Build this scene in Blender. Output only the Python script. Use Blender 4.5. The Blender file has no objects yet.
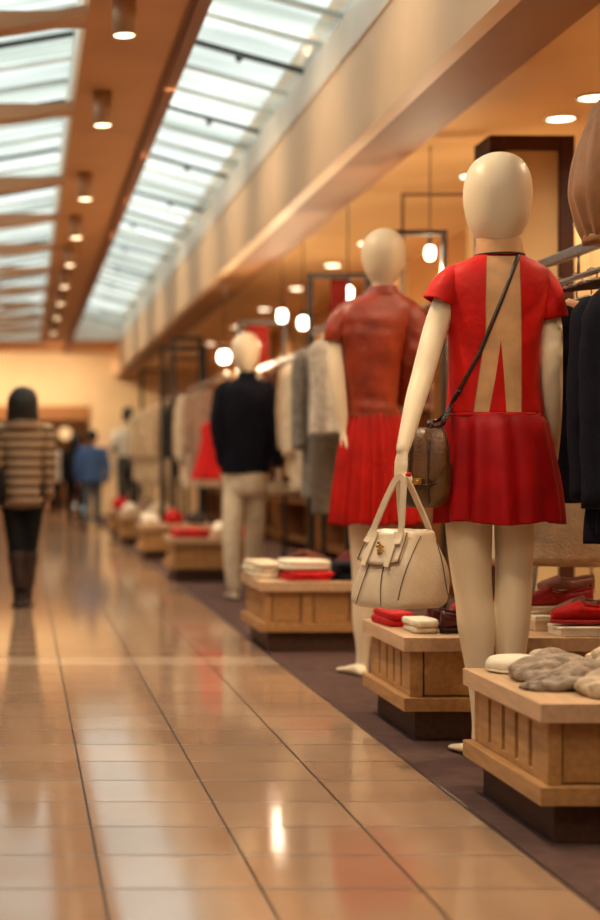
import bpy, bmesh, math, random
from mathutils import Vector, Matrix, noise
from mathutils.bvhtree import BVHTree

SC = bpy.context.scene
COL = SC.collection
PI = math.pi
F, PX, PY = 1600.0, 22.0, 465.0     # focal length and vanishing point in pixels of the 600x920 frame


def W(px, py, Y):
    return Vector(((px - PX) * Y / F, Y, 1 + (PY - py) * Y / F))


def lin(c):
    def f(u):
        return u / 12.92 if u <= 0.04045 else ((u + 0.055) / 1.055) ** 2.4
    if isinstance(c, str):
        c = tuple(int(c[i:i + 2], 16) / 255 for i in (0, 2, 4))
    return (f(c[0]), f(c[1]), f(c[2]), 1)


# ------------------------------------------------------------------ materials
MATS = {}


def mat(name, col, rough=0.6, var=0.08, scale=18.0, bump=0.0, bscale=None, metal=0.0, sheen=0.0, coat=0.0, stretch=None, spec=None):
    if name in MATS:
        return MATS[name]
    m = bpy.data.materials.new(name)
    m.use_nodes = True
    nt = m.node_tree
    b = nt.nodes['Principled BSDF']
    b.inputs['Roughness'].default_value = rough
    b.inputs['Metallic'].default_value = metal
    if spec is None:
        spec = 0.2 if ('cloth' in name or 'wool' in name or 'knit' in name or 'carpet' in name or 'satin' in name) else 0.5
    b.inputs['Specular IOR Level'].default_value = spec
    if sheen:
        b.inputs['Sheen Weight'].default_value = sheen
    if coat:
        b.inputs['Coat Weight'].default_value = coat
        b.inputs['Coat Roughness'].default_value = 0.15
    tc = nt.nodes.new('ShaderNodeTexCoord')
    src = tc.outputs['Object']
    if stretch:
        mp = nt.nodes.new('ShaderNodeMapping')
        mp.inputs['Scale'].default_value = stretch
        nt.links.new(src, mp.inputs['Vector'])
        src = mp.outputs['Vector']
    n = nt.nodes.new('ShaderNodeTexNoise')
    n.inputs['Scale'].default_value = scale
    n.inputs['Detail'].default_value = 3
    nt.links.new(src, n.inputs['Vector'])
    r = nt.nodes.new('ShaderNodeValToRGB')
    c = lin(col)
    r.color_ramp.elements[0].position = 0.3
    r.color_ramp.elements[1].position = 0.7
    r.color_ramp.elements[0].color = tuple(max(0, x * (1 - var * 2)) for x in c[:3]) + (1,)
    r.color_ramp.elements[1].color = tuple(min(1, x * (1 + var * 1.5)) for x in c[:3]) + (1,)
    nt.links.new(n.outputs['Fac'], r.inputs['Fac'])
    nt.links.new(r.outputs['Color'], b.inputs['Base Color'])
    if bump:
        n2 = nt.nodes.new('ShaderNodeTexNoise')
        n2.inputs['Scale'].default_value = bscale or scale * 4
        nt.links.new(src, n2.inputs['Vector'])
        bp = nt.nodes.new('ShaderNodeBump')
        bp.inputs['Strength'].default_value = bump
        bp.inputs['Distance'].default_value = 0.01
        nt.links.new(n2.outputs['Fac'], bp.inputs['Height'])
        nt.links.new(bp.outputs['Normal'], b.inputs['Normal'])
    MATS[name] = m
    return m


def emis(name, col, strength):
    if name in MATS:
        return MATS[name]
    m = bpy.data.materials.new(name)
    m.use_nodes = True
    nt = m.node_tree
    nt.nodes.clear()
    o = nt.nodes.new('ShaderNodeOutputMaterial')
    e = nt.nodes.new('ShaderNodeEmission')
    e.inputs['Color'].default_value = lin(col)
    e.inputs['Strength'].default_value = strength
    nt.links.new(e.outputs[0], o.inputs[0])
    MATS[name] = m
    return m


def math_node(nt, op, a, b=None):
    n = nt.nodes.new('ShaderNodeMath')
    n.operation = op
    for i, x in enumerate((a, b)):
        if x is None:
            continue
        if isinstance(x, (int, float)):
            n.inputs[i].default_value = x
        else:
            nt.links.new(x, n.inputs[i])
    return n.outputs[0]


def mix_col(nt, fac, a, b):
    n = nt.nodes.new('ShaderNodeMix')
    n.data_type = 'RGBA'
    for s, x in ((n.inputs[0], fac), (n.inputs[6], a), (n.inputs[7], b)):
        if isinstance(x, (int, float, tuple)):
            s.default_value = x
        else:
            nt.links.new(x, s)
    return n.outputs[2]


# ------------------------------------------------------------------ mesh building
class MB:
    def __init__(self):
        self.v = []
        self.f = []

    def add(self, vs, fs):
        b = len(self.v)
        self.v += [Vector(x) for x in vs]
        self.f += [tuple(b + i for i in q) for q in fs]
        return self

    def box(self, c, s, rz=0, taper=1.0):
        x, y, z = s[0] / 2, s[1] / 2, s[2] / 2
        cr, sr = math.cos(rz), math.sin(rz)
        vs = []
        for dz in (-z, z):
            k = taper if dz > 0 else 1
            for dx, dy in ((-x, -y), (x, -y), (x, y), (-x, y)):
                dx, dy = dx * k, dy * k
                vs.append((c[0] + dx * cr - dy * sr, c[1] + dx * sr + dy * cr, c[2] + dz))
        return self.add(vs, [(0, 3, 2, 1), (4, 5, 6, 7), (0, 1, 5, 4), (1, 2, 6, 5), (2, 3, 7, 6), (3, 0, 4, 7)])

    def span(self, a, b):
        return self.box([(a[i] + b[i]) / 2 for i in range(3)], [abs(b[i] - a[i]) for i in range(3)])

    def loft(self, rings, cap0=True, cap1=True):
        n = len(rings[0])
        b = len(self.v)
        for r in rings:
            self.v += [Vector(p) for p in r]
        for k in range(len(rings) - 1):
            for i in range(n):
                j = (i + 1) % n
                self.f.append((b + k * n + i, b + k * n + j, b + (k + 1) * n + j, b + (k + 1) * n + i))
        if cap0:
            self.f.append(tuple(b + i for i in reversed(range(n))))
        if cap1:
            self.f.append(tuple(b + (len(rings) - 1) * n + i for i in range(n)))
        return self

    def tube(self, pts, radii, n=12, up=None, cap=True, round_end=False):
        pts = [Vector(p) for p in pts]
        if not isinstance(radii, (list, tuple)):
            radii = [radii] * len(pts)
        elif len(radii) == 2 and len(pts) != 2:
            radii = [tuple(radii)] * len(pts)
        rr = [r if isinstance(r, (tuple, list)) else (r, r) for r in radii]
        if round_end:
            for end in (0, 1):
                i, j = (0, 1) if end == 0 else (len(pts) - 1, len(pts) - 2)
                d = (pts[i] - pts[j]).normalized()
                ra = rr[i]
                m = min(ra)
                ex = [(pts[i] + d * m * 0.55, (ra[0] * 0.82, ra[1] * 0.82)), (pts[i] + d * m * 0.9, (ra[0] * 0.42, ra[1] * 0.42))]
                if end == 0:
                    pts = [e[0] for e in reversed(ex)] + pts
                    rr = [e[1] for e in reversed(ex)] + rr
                else:
                    pts = pts + [e[0] for e in ex]
                    rr = rr + [e[1] for e in ex]
        rings = []
        t0 = (pts[1] - pts[0]).normalized()
        u = Vector(up) if up is not None else (Vector((0, 1, 0)) if abs(t0.y) < 0.9 else Vector((1, 0, 0)))
        for i, p in enumerate(pts):
            t = (pts[min(i + 1, len(pts) - 1)] - pts[max(i - 1, 0)]).normalized()
            u = u - t * u.dot(t)
            if u.length < 1e-6:
                u = t.orthogonal()
            u.normalize()
            w = t.cross(u)
            a, c = rr[i]
            rings.append([p + w * (a * math.cos(2 * PI * k / n)) + u * (c * math.sin(2 * PI * k / n)) for k in range(n)])
        return self.loft(rings, cap, cap)

    def lathe(self, c, prof, n=24, cap0=True, cap1=True):
        return self.loft([[Vector((c[0] + r * math.cos(2 * PI * k / n), c[1] + r * math.sin(2 * PI * k / n), c[2] + z)) for k in range(n)] for r, z in prof], cap0, cap1)

    def ball(self, c, r, n=10, rows=7):
        r = r if isinstance(r, (tuple, list)) else (r, r, r)
        rings = []
        for k in range(rows + 1):
            a = -PI / 2 + PI * (0.04 + 0.92 * k / rows)
            rings.append([Vector((c[0] + r[0] * math.cos(a) * math.cos(2 * PI * i / n), c[1] + r[1] * math.cos(a) * math.sin(2 * PI * i / n), c[2] + r[2] * math.sin(a))) for i in range(n)])
        return self.loft(rings)

    def grid(self, g):
        m = len(g[0])
        return self.add([p for r in g for p in r], [(i * m + j, i * m + j + 1, (i + 1) * m + j + 1, (i + 1) * m + j) for i in range(len(g) - 1) for j in range(m - 1)])

    def wobble(self, amp, scale, seed=0, axes=(1, 1, 1)):
        o = Vector((seed * 7.31, seed * 3.7, seed * 1.9))
        for i, p in enumerate(self.v):
            d = noise.noise_vector(p * scale + o)
            self.v[i] = p + Vector((d.x * axes[0], d.y * axes[1], d.z * axes[2])) * amp
        return self

    def join(self, o):
        return self.add(o.v, o.f)


ORG = {}


def mesh_of(mb, org=Vector((0, 0, 0)), smooth=True):
    me = bpy.data.meshes.new('m')
    me.from_pydata([tuple(v - org) for v in mb.v], [], mb.f)
    bm = bmesh.new()
    bm.from_mesh(me)
    bmesh.ops.recalc_face_normals(bm, faces=bm.faces)
    bm.to_mesh(me)
    bm.free()
    for p in me.polygons:
        p.use_smooth = smooth
    return me


def build(name, mb, material, parent=None, org=None, smooth=True, sub=0, solid=0, bevel=0, mesh=None, rim=0):
    if parent is not None:
        o_ = ORG[parent.name]
    else:
        o_ = Vector(org) if org is not None else Vector((0, 0, 0))
    me = mesh if mesh is not None else mesh_of(mb, o_, smooth and not bevel)
    me.materials.append(material)
    o = bpy.data.objects.new(name, me)
    COL.objects.link(o)
    ORG[o.name] = o_
    if parent is not None:
        o.parent = parent
    else:
        o.location = o_
    if bevel:
        m = o.modifiers.new('bevel', 'BEVEL')
        m.width = bevel
        m.segments = 2
        m.limit_method = 'ANGLE'
    if solid:
        m = o.modifiers.new('thick', 'SOLIDIFY')
        m.thickness = solid
        m.offset = -1
    if sub:
        m = o.modifiers.new('sub', 'SUBSURF')
        m.levels = sub
        m.render_levels = sub
    return o


def fuse(mb, voxel, org=Vector((0, 0, 0)), smooth=6):
    """weld overlapping shells into one continuous surface"""
    me = mesh_of(mb, Vector(org))
    o = bpy.data.objects.new('tmp', me)
    COL.objects.link(o)
    r = o.modifiers.new('r', 'REMESH')
    r.mode = 'VOXEL'
    r.voxel_size = voxel
    s = o.modifiers.new('s', 'SMOOTH')
    s.iterations = smooth
    s.factor = 0.5
    bpy.context.view_layer.update()
    dg = bpy.context.evaluated_depsgraph_get()
    out = bpy.data.meshes.new_from_object(o.evaluated_get(dg))
    bpy.data.objects.remove(o)
    bpy.data.meshes.remove(me)
    out.materials.clear()
    for p in out.polygons:
        p.use_smooth = True
    return out


def tag(o, label, cat, group=None, kind=None):
    o['label'] = label
    o['category'] = cat
    if group:
        o['group'] = group
    if kind:
        o['kind'] = kind
    return o


def thing(name, label, cat, loc, group=None):
    o = bpy.data.objects.new(name, None)
    o.empty_display_size = 0.1
    COL.objects.link(o)
    o.location = loc
    ORG[o.name] = Vector(loc)
    return tag(o, label, cat, group)


def struct(name, mb, material, parent=None, **k):
    o = build(name, mb, material, parent, **k)
    if parent is None:
        o['kind'] = 'structure'
    return o


def hring(c, a, b, n=28, p=2.0, ph=0.0):
    out = []
    for k in range(n):
        t = 2 * PI * k / n + ph
        ct, st = math.cos(t), math.sin(t)
        out.append(Vector((c[0] + a * math.copysign(abs(ct) ** (2 / p), ct), c[1] + b * math.copysign(abs(st) ** (2 / p), st), c[2])))
    return out


def prings(rows, Y, n=28, p=2.0, grow=0.0):
    """rings from outline rows (py, left px, right px, half depth, depth shift) of a thing standing at depth Y"""
    out = []
    for r in rows:
        y, l, rr, b = r[:4]
        dy = r[4] if len(r) > 4 else 0
        c = W((l + rr) / 2, y, Y)
        out.append(hring((c.x, Y + dy, c.z), (rr - l) / 2 * Y / F + grow, b + grow, n, p))
    return out


def dense(rows, k):
    """smooth in-between rows (Catmull-Rom)"""
    rows = [tuple(r) + (0,) * (5 - len(r)) for r in rows]
    out = []
    for i in range(len(rows) - 1):
        p0, p1, p2, p3 = rows[max(i - 1, 0)], rows[i], rows[i + 1], rows[min(i + 2, len(rows) - 1)]
        for j in range(k):
            t = j / k
            q = []
            for a, b, c, d in zip(p0, p1, p2, p3):
                q.append(0.5 * ((2 * b) + (-a + c) * t + (2 * a - 5 * b + 4 * c - d) * t * t + (-a + 3 * b - 3 * c + d) * t ** 3))
            out.append(tuple(q))
    out.append(rows[-1])
    return out


def spline(pts, k=6):
    pts = [Vector(p) for p in pts]
    out = []
    for i in range(len(pts) - 1):
        p0, p1, p2, p3 = pts[max(i - 1, 0)], pts[i], pts[i + 1], pts[min(i + 2, len(pts) - 1)]
        for j in range(k):
            t = j / k
            out.append(0.5 * ((2 * p1) + (-p0 + p2) * t + (2 * p0 - 5 * p1 + 4 * p2 - p3) * t * t + (-p0 + 3 * p1 - 3 * p2 + p3) * t ** 3))
    out.append(pts[-1])
    return out


def limb(mb, pts, Y, n=18, k=4, depth=1.0):
    """tapering limb through (px, py, radius px, depth shift)"""
    rows = []
    for p in pts:
        dy = p[3] if len(p) > 3 else 0
        c = W(p[0], p[1], Y + dy)
        rows.append((c.x, c.y, c.z, p[2] * Y / F))
    sm = dense([r + (0,) for r in rows], k)
    mb.tube([r[:3] for r in sm], [(r[3], r[3] * depth) for r in sm], n=n, round_end=True)
    return mb


def hand(mb, wrist, d, nrm, thumb, s=1.0, curl=0.5, n=8):
    """palm, four fingers of different lengths and a thumb; nrm points out of the back of the hand"""
    wrist, d, nrm, t = Vector(wrist), Vector(d).normalized(), Vector(nrm).normalized(), Vector(thumb).normalized()

    def P(a, b, c):
        return wrist + d * (a * s) + t * (b * s) + nrm * (c * s)
    mb.tube([P(-0.02, 0, 0), P(0.0, 0, 0), P(0.03, 0.002, 0), P(0.06, 0.001, 0), P(0.088, 0, -0.001)],
            [(x[0] * s, x[1] * s) for x in ((0.021, 0.019), (0.023, 0.018), (0.033, 0.017), (0.038, 0.015), (0.037, 0.012))], n=14, up=nrm, round_end=True)
    for b, ln, r in ((0.028, 0.072, 0.0088), (0.0095, 0.080, 0.0092), (-0.0095, 0.074, 0.0088), (-0.028, 0.058, 0.0078)):
        pts = [P(0.075, b * 0.95, 0), P(0.09, b, 0)]
        a = 0.15 + curl * 0.35
        p = pts[-1]
        for seg, fr in ((0, 0.45), (1, 0.31), (2, 0.24)):
            p = p + (d * math.cos(a) - nrm * math.sin(a)) * (ln * fr * s)
            pts.append(p)
            a += curl * 1.15
        mb.tube(pts, [r * s, r * s, r * 0.96 * s, r * 0.88 * s, r * 0.72 * s], n=n, up=t, round_end=True)
    a = [P(0.02, 0.022, -0.003), P(0.045, 0.043, -0.010), P(0.07, 0.052, -0.02 - 0.012 * curl), P(0.09, 0.05 - 0.012 * curl, -0.03 - 0.022 * curl)]
    mb.tube(a, [0.0125 * s, 0.0118 * s, 0.0098 * s, 0.0078 * s], n=n, round_end=True)
    return mb


def foot(mb, x, y, z, ln, w, ang=0.0, heel=0.0):
    """a foot from the heel at (x, y) towards +Y turned by ang"""
    rings = []
    for t, hw, hh in ((0, 0.42, 0.28), (0.08, 0.6, 0.42), (0.25, 0.66, 0.52), (0.45, 0.72, 0.4), (0.65, 0.95, 0.28), (0.82, 0.9, 0.2), (0.95, 0.6, 0.14), (1.0, 0.3, 0.1)):
        cy = t * ln
        r = []
        for k in range(14):
            a = 2 * PI * k / 14
            dx = hw * w / 2 * math.cos(a)
            dz = max(0, (math.sin(a) + 1) / 2) ** 1.2 * hh * ln * 0.42
            px_, py_ = dx, cy
            r.append(Vector((x + px_ * math.cos(ang) + py_ * math.sin(ang), y - px_ * math.sin(ang) + py_ * math.cos(ang), z + dz + heel * (1 - t) ** 2)))
        rings.append(r)
    mb.loft(rings)
    return mb


# ------------------------------------------------------------------ palette
M_IVORY = mat('mannequin_ivory', 'efdbba', 0.38, 0.02, 4)
M_RED = mat('red_satin', 'c4160f', 0.55, 0.10, 9, 0.25, 40)
M_RED_SKIRT = mat('red_skirt_cloth', 'a0090e', 0.5, 0.14, 7, 0.2, 30)
M_TAN = mat('tan_satin', 'd09e70', 0.5, 0.08, 12, 0.25, 30, sheen=0.2)
M_RUST = mat('rust_satin', '90341b', 0.42, 0.16, 9, 0.5, 16, spec=0.45)
M_NAVY = mat('navy_wool', '0b0b19', 0.85, 0.15, 30, 0.3, 120)
M_CREAMC = mat('cream_cloth', 'ddccb0', 0.8, 0.08, 16, 0.3, 90)
M_BEIGE = mat('beige_cloth', 'bfa283', 0.8, 0.1, 14, 0.3, 90)
M_GREYC = mat('grey_tweed', '8d857c', 0.85, 0.2, 40, 0.3, 120)
M_DGREY = mat('dark_grey_cloth', '4a4440', 0.85, 0.15, 30, 0.3, 120)
M_BROWNC = mat('brown_cloth', '6b4632', 0.8, 0.15, 20, 0.3, 90)
M_MAROON = mat('maroon_cloth', '5c1418', 0.6, 0.15, 20, 0.2, 80)
M_REDC = mat('red_cloth', 'bf1a18', 0.65, 0.1, 18, 0.25, 80)
M_PINKC = mat('dusty_taupe_cloth', '9c7f6c', 0.8, 0.1, 18, 0.25, 80)
M_BLUEC = mat('blue_cloth', '456190', 0.8, 0.1, 14, 0.2, 60)
M_BLACK = mat('black_cloth', '121013', 0.8, 0.15, 20, 0.2, 80)
M_KNIT = mat('grey_beige_knit', 'a69484', 0.9, 0.14, 30, 0.6, 160)
M_KNIT2 = mat('pale_beige_knit', 'c9b59c', 0.9, 0.1, 30, 0.6, 160)
M_WOOL_W = mat('white_felt', 'e6dac4', 0.85, 0.05, 30, 0.3, 150)
M_LEATHER = mat('brown_leather', '60401f', 0.42, 0.2, 14, 0.35, 90, coat=0.2)
M_LEATHER_D = mat('dark_brown_leather', '3c2418', 0.45, 0.2, 20, 0.3, 90)
M_BAG = mat('cream_leather', 'e2cdb0', 0.42, 0.05, 9, 0.2, 120, coat=0.15)
M_BAG_D = mat('bag_piping', '6e5134', 0.5, 0.1, 30)
M_GOLD = mat('aged_gold', 'c39a52', 0.35, 0.2, 40, metal=0.9)
M_STEEL = mat('brushed_steel', '9b9189', 0.32, 0.1, 60, 0.15, 200, metal=0.9)
M_IRON = mat('black_iron', '1a1512', 0.5, 0.1, 40)
M_BRONZE = mat('brown_metal_rod', '53382a', 0.45, 0.1, 40)
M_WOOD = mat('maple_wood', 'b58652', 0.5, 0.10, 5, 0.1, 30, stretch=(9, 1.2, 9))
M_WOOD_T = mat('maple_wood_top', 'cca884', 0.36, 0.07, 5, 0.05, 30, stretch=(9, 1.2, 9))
M_PLINTH = mat('dark_plinth_wood', '4d3123', 0.55, 0.12, 6, stretch=(9, 1.2, 9))
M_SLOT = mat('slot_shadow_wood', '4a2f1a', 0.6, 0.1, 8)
M_DARKWOOD = mat('dark_stained_frame', '4a2317', 0.45, 0.15, 6, stretch=(1, 1, 8))
M_CREAMP = mat('cream_panel', 'ecce9a', 0.6, 0.04, 3)
M_RUBBER = mat('cream_sole', 'cdb496', 0.7, 0.05, 20)
M_SHOE_R = mat('red_suede', 'a3151b', 0.7, 0.12, 30, 0.2, 140)
M_SHOE_M = mat('maroon_leather', '4e1015', 0.35, 0.15, 20)
M_SHOE_P = mat('mauve_suede', '8a5a52', 0.75, 0.12, 30, 0.2, 140)
M_INSIDE = mat('shoe_lining', '2c1512', 0.8, 0.1, 30)
M_SKIN = mat('skin', 'c98f6c', 0.5, 0.05, 10)
M_HAIR = mat('black_hair', '0b0706', 0.6, 0.2, 60, 0.4, 120, stretch=(1, 1, 0.2))
M_BOOT = mat('dark_brown_boot', '2b1511', 0.45, 0.15, 20)
M_WHITEP = mat('white_paint', 'efe9dc', 0.6, 0.02, 4)

# ------------------------------------------------------------------ camera
cam = bpy.data.cameras.new('camera')
cam.sensor_fit = 'VERTICAL'
cam.sensor_height = 36
cam.lens = F / 920 * 36
cam.shift_x = (300 - PX) / 920
cam.shift_y = (PY - 460) / 920
cam.clip_end = 200
cam.dof.use_dof = True
cam.dof.focus_distance = 5.3
cam.dof.aperture_fstop = 1.5
co = bpy.data.objects.new('camera', cam)
co.location = (0, 0, 1)
co.rotation_euler = (PI / 2, 0, 0)
COL.objects.link(co)
SC.camera = co

# ------------------------------------------------------------------ setting: floor
EDGE = 1.29
ZC = 3.26       # mall ceiling
ZS = 2.9        # shop ceiling
YB, YE = -2.0, 32.0


def floor_material():
    m = bpy.data.materials.new('glossy_beige_tile')
    m.use_nodes = True
    nt = m.node_tree
    b = nt.nodes['Principled BSDF']
    tc = nt.nodes.new('ShaderNodeTexCoord')
    sp = nt.nodes.new('ShaderNodeSeparateXYZ')
    nt.links.new(tc.outputs['Object'], sp.inputs[0])
    x = math_node(nt, 'DIVIDE', math_node(nt, 'SUBTRACT', sp.outputs[0], 0.19 - 37.5), 0.375)
    y = math_node(nt, 'DIVIDE', math_node(nt, 'SUBTRACT', sp.outputs[1], 3.776 - 32.5), 0.325)
    fx, fy = math_node(nt, 'FRACT', x), math_node(nt, 'FRACT', y)
    dx = math_node(nt, 'MULTIPLY', math_node(nt, 'MINIMUM', fx, math_node(nt, 'SUBTRACT', 1.0, fx)), 0.375)
    dy = math_node(nt, 'MULTIPLY', math_node(nt, 'MINIMUM', fy, math_node(nt, 'SUBTRACT', 1.0, fy)), 0.325)
    gx = math_node(nt, 'LESS_THAN', dx, 0.0035)
    gy = math_node(nt, 'LESS_THAN', dy, 0.0055)
    g = math_node(nt, 'MAXIMUM', math_node(nt, 'MULTIPLY', gx, 0.95), math_node(nt, 'MULTIPLY', gy, 0.7))
    cid = nt.nodes.new('ShaderNodeCombineXYZ')
    nt.links.new(math_node(nt, 'FLOOR', x), cid.inputs[0])
    nt.links.new(math_node(nt, 'FLOOR', y), cid.inputs[1])
    wn = nt.nodes.new('ShaderNodeTexWhiteNoise')
    nt.links.new(cid.outputs[0], wn.inputs['Vector'])
    ns = nt.nodes.new('ShaderNodeTexNoise')
    ns.inputs['Scale'].default_value = 2.5
    ns.inputs['Detail'].default_value = 5
    nt.links.new(tc.outputs['Object'], ns.inputs['Vector'])
    v = math_node(nt, 'ADD', math_node(nt, 'MULTIPLY', wn.outputs['Value'], 0.45), math_node(nt, 'MULTIPLY', ns.outputs['Fac'], 0.6))
    base = mix_col(nt, v, lin('95765d'), lin('b3947a'))
    # a paler band crosses the walk
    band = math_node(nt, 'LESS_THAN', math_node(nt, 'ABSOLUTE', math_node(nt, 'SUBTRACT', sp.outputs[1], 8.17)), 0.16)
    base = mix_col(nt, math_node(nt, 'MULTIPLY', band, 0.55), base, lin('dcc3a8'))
    colr = mix_col(nt, g, base, lin('1e120b'))
    nt.links.new(math_node(nt, 'MULTIPLY', math_node(nt, 'SUBTRACT', 1.0, g), 0.5), b.inputs['Specular IOR Level'])
    nt.links.new(colr, b.inputs['Base Color'])
    rg = math_node(nt, 'ADD', math_node(nt, 'MULTIPLY', ns.outputs['Fac'], 0.08), 0.05)
    rg = math_node(nt, 'ADD', rg, math_node(nt, 'MULTIPLY', g, 0.4))
    nt.links.new(rg, b.inputs['Roughness'])
    b.inputs['IOR'].default_value = 2.5
    wv = nt.nodes.new('ShaderNodeTexNoise')
    wv.inputs['Scale'].default_value = 3.0
    nt.links.new(tc.outputs['Object'], wv.inputs['Vector'])
    # every tile lies at its own tiny angle
    ht = math_node(nt, 'ADD', math_node(nt, 'MULTIPLY', wv.outputs['Fac'], 0.25), math_node(nt, 'MULTIPLY', math_node(nt, 'MULTIPLY', fx, math_node(nt, 'SUBTRACT', wn.outputs['Value'], 0.5)), 0.6))
    bp = nt.nodes.new('ShaderNodeBump')
    bp.inputs['Strength'].default_value = 0.08
    bp.inputs['Distance'].default_value = 0.01
    nt.links.new(math_node(nt, 'SUBTRACT', ht, math_node(nt, 'MULTIPLY', g, 0.4)), bp.inputs['Height'])
    nt.links.new(bp.outputs['Normal'], b.inputs['Normal'])
    return m


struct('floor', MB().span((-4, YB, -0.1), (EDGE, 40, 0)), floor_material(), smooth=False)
M_CARPET = mat('mauve_carpet', '5c443f', 0.95, 0.12, 14, 0.7, 220)
struct('floor', MB().span((EDGE + 0.012, YB, -0.1), (3.7, YE, 0.0)), M_CARPET, smooth=False)
struct('trim_1', MB().span((EDGE, YB, -0.1), (EDGE + 0.012, YE, 0.004)), mat('threshold_strip', '3d2a20', 0.4, 0.05), smooth=False)

# ------------------------------------------------------------------ setting: ceilings, fascia, walls
M_CEIL = mat('terracotta_ceiling_paint', 'c58c56', 0.75, 0.03, 2)
M_GROOVE = mat('ceiling_edge_trim', '8a5630', 0.7, 0.03, 2)
M_FASCIA = mat('warm_cream_fascia', 'f2d3ac', 0.5, 0.04, 1.5)
M_SOFFIT = mat('tan_soffit', '9c6b3e', 0.6, 0.04, 2)
M_SHOPC = mat('shop_ceiling_paint', 'e6bd82', 0.4, 0.04, 1.5)
M_WALL = mat('warm_shop_wall', 'c08a4e', 0.7, 0.06, 1.2)
M_LEFT = mat('left_wall_paint', 'b98a5c', 0.7, 0.05, 1.2)
M_END = mat('end_wall_paint', 'e0c7a0', 0.7, 0.03, 1.5)
XL0, XL1, XR0, XR1 = -2.2, 0.33, 0.915, 1.8
YSK0, YSK1 = -1.0, 29.0
struct('ceiling', MB().span((XL1, YB, ZC), (XR0 - 0.07, YE, ZC + 0.2)), M_CEIL, smooth=False)
struct('ceiling', MB().span((-4, YB, ZC), (XL0, YE, ZC + 0.2)), M_CEIL, smooth=False)
struct('ceiling', MB().span((XL0, YSK1, ZC), (XL1, YE, ZC + 0.2)), M_CEIL, smooth=False)
struct('ceiling', MB().span((XR0, YSK1, ZC), (XR1, YE, ZC + 0.2)), M_CEIL, smooth=False)
struct('ceiling', MB().span((-4, YB, ZC), (1.8, YSK0, ZC + 0.199)), M_CEIL, smooth=False)
struct('trim_2', MB().span((XR0 - 0.07, YB, ZC - 0.03), (XR0, YE, ZC + 0.2)).span((XR0 - 0.10, YB, ZC - 0.012), (XR0 - 0.07, YE, ZC)), M_GROOVE, smooth=False)
ww = MB().span((XR1, YB, 2.75), (XR1 + 0.04, YE, 3.7)).span((XR1 + 0.04, YB, 2.75), (XR1 + 0.08, YE, ZC))
struct('wall_fascia', ww, M_FASCIA, smooth=False)
struct('trim_3', MB().span((XR1 + 0.08, YB, 2.75), (2.1, YE, 2.8)).span((2.1, YB, 2.79), (2.24, YE, ZS)), M_SOFFIT, smooth=False)
struct('ceiling', MB().span((2.24, YB, ZS), (3.7, YE, ZS + 0.1)), M_SHOPC, smooth=False)
struct('wall_right', MB().span((3.6, YB, 0), (3.7, YE, ZS)), M_WALL, smooth=False)
struct('wall_left', MB().span((-4.1, YB, 0), (-4, 40, ZC)), M_LEFT, smooth=False)
struct('wall_back', MB().span((-4, YB - 0.1, 0), (3.7, YB, ZC)), M_LEFT, smooth=False)
ew = MB().span((-4, YE, 2.0), (3.7, YE + 0.2, ZC)).span((1.36, YE, 0), (3.7, YE + 0.2, 2.0)).span((-4, YE, 0), (-2.6, YE + 0.2, 2.0))
struct('wall_end', ew, M_END, smooth=False)
struct('trim_5', MB().span((-2.6, YE - 0.06, 1.9), (1.36, YE, 2.18)), mat('lintel_brown', '9a6738', 0.6, 0.05), smooth=False)
struct('wall_far', MB().span((-4, 40, 0), (3.7, 40.1, 2.6)), M_WALL, smooth=False)
struct('wall_far_side', MB().span((3.0, YE + 0.2, 0), (3.1, 40, 2.6)), M_WALL, smooth=False)
struct('ceiling', MB().span((-4, YE + 0.2, 2.55), (3.1, 40, 2.6)), M_SHOPC, smooth=False)
# pilasters on the shop's back wall
for i, y in enumerate((9.5, 12.2, 14.9, 17.6, 20.3, 23.0, 25.7, 28.4)):
    struct('trim_%d' % (6 + i), MB().span((3.48, y, 0), (3.6, y + 0.32, ZS)), M_CREAMP, smooth=False, bevel=0.01)
struct('baseboard_left', MB().span((-4, YB, 0), (-3.98, 40, 0.12)), M_PLINTH, smooth=False)
struct('baseboard_right', MB().span((3.58, YB, 0), (3.6, YE, 0.12)), M_PLINTH, smooth=False)


# skylights: glazed slopes above openings in the ceiling
def glass_material():
    m = bpy.data.materials.new('skylight_glass')
    m.use_nodes = True
    nt = m.node_tree
    nt.nodes.clear()
    o = nt.nodes.new('ShaderNodeOutputMaterial')
    tc = nt.nodes.new('ShaderNodeTexCoord')
    mp = nt.nodes.new('ShaderNodeMapping')
    mp.inputs['Scale'].default_value = (0.5, 2.2, 0.5)
    nt.links.new(tc.outputs['Object'], mp.inputs['Vector'])
    n = nt.nodes.new('ShaderNodeTexNoise')
    n.inputs['Scale'].default_value = 1.0
    n.inputs['Detail'].default_value = 4
    nt.links.new(mp.outputs['Vector'], n.inputs['Vector'])
    r = nt.nodes.new('ShaderNodeValToRGB')
    r.color_ramp.elements[0].position = 0.36
    r.color_ramp.elements[1].position = 0.66
    r.color_ramp.elements[0].color = (0.43, 0.47, 0.45, 1)
    r.color_ramp.elements[1].color = (0.97, 0.99, 0.97, 1)
    nt.links.new(n.outputs['Fac'], r.inputs['Fac'])
    t = nt.nodes.new('ShaderNodeBsdfTransparent')
    nt.links.new(r.outputs['Color'], t.inputs['Color'])
    gl = nt.nodes.new('ShaderNodeBsdfGlossy')
    gl.inputs['Roughness'].default_value = 0.1
    mx = nt.nodes.new('ShaderNodeMixShader')
    mx.inputs[0].default_value = 0.06
    nt.links.new(t.outputs[0], mx.inputs[1])
    nt.links.new(gl.outputs[0], mx.inputs[2])
    nt.links.new(mx.outputs[0], o.inputs[0])
    return m


M_GLASS = glass_material()
M_MULL = mat('grey_glazing_bar', '4d544e', 0.5, 0.05)
M_FROST = mat('dusty_glazing', 'dfe2da', 0.6, 0.1, 3)


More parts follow.
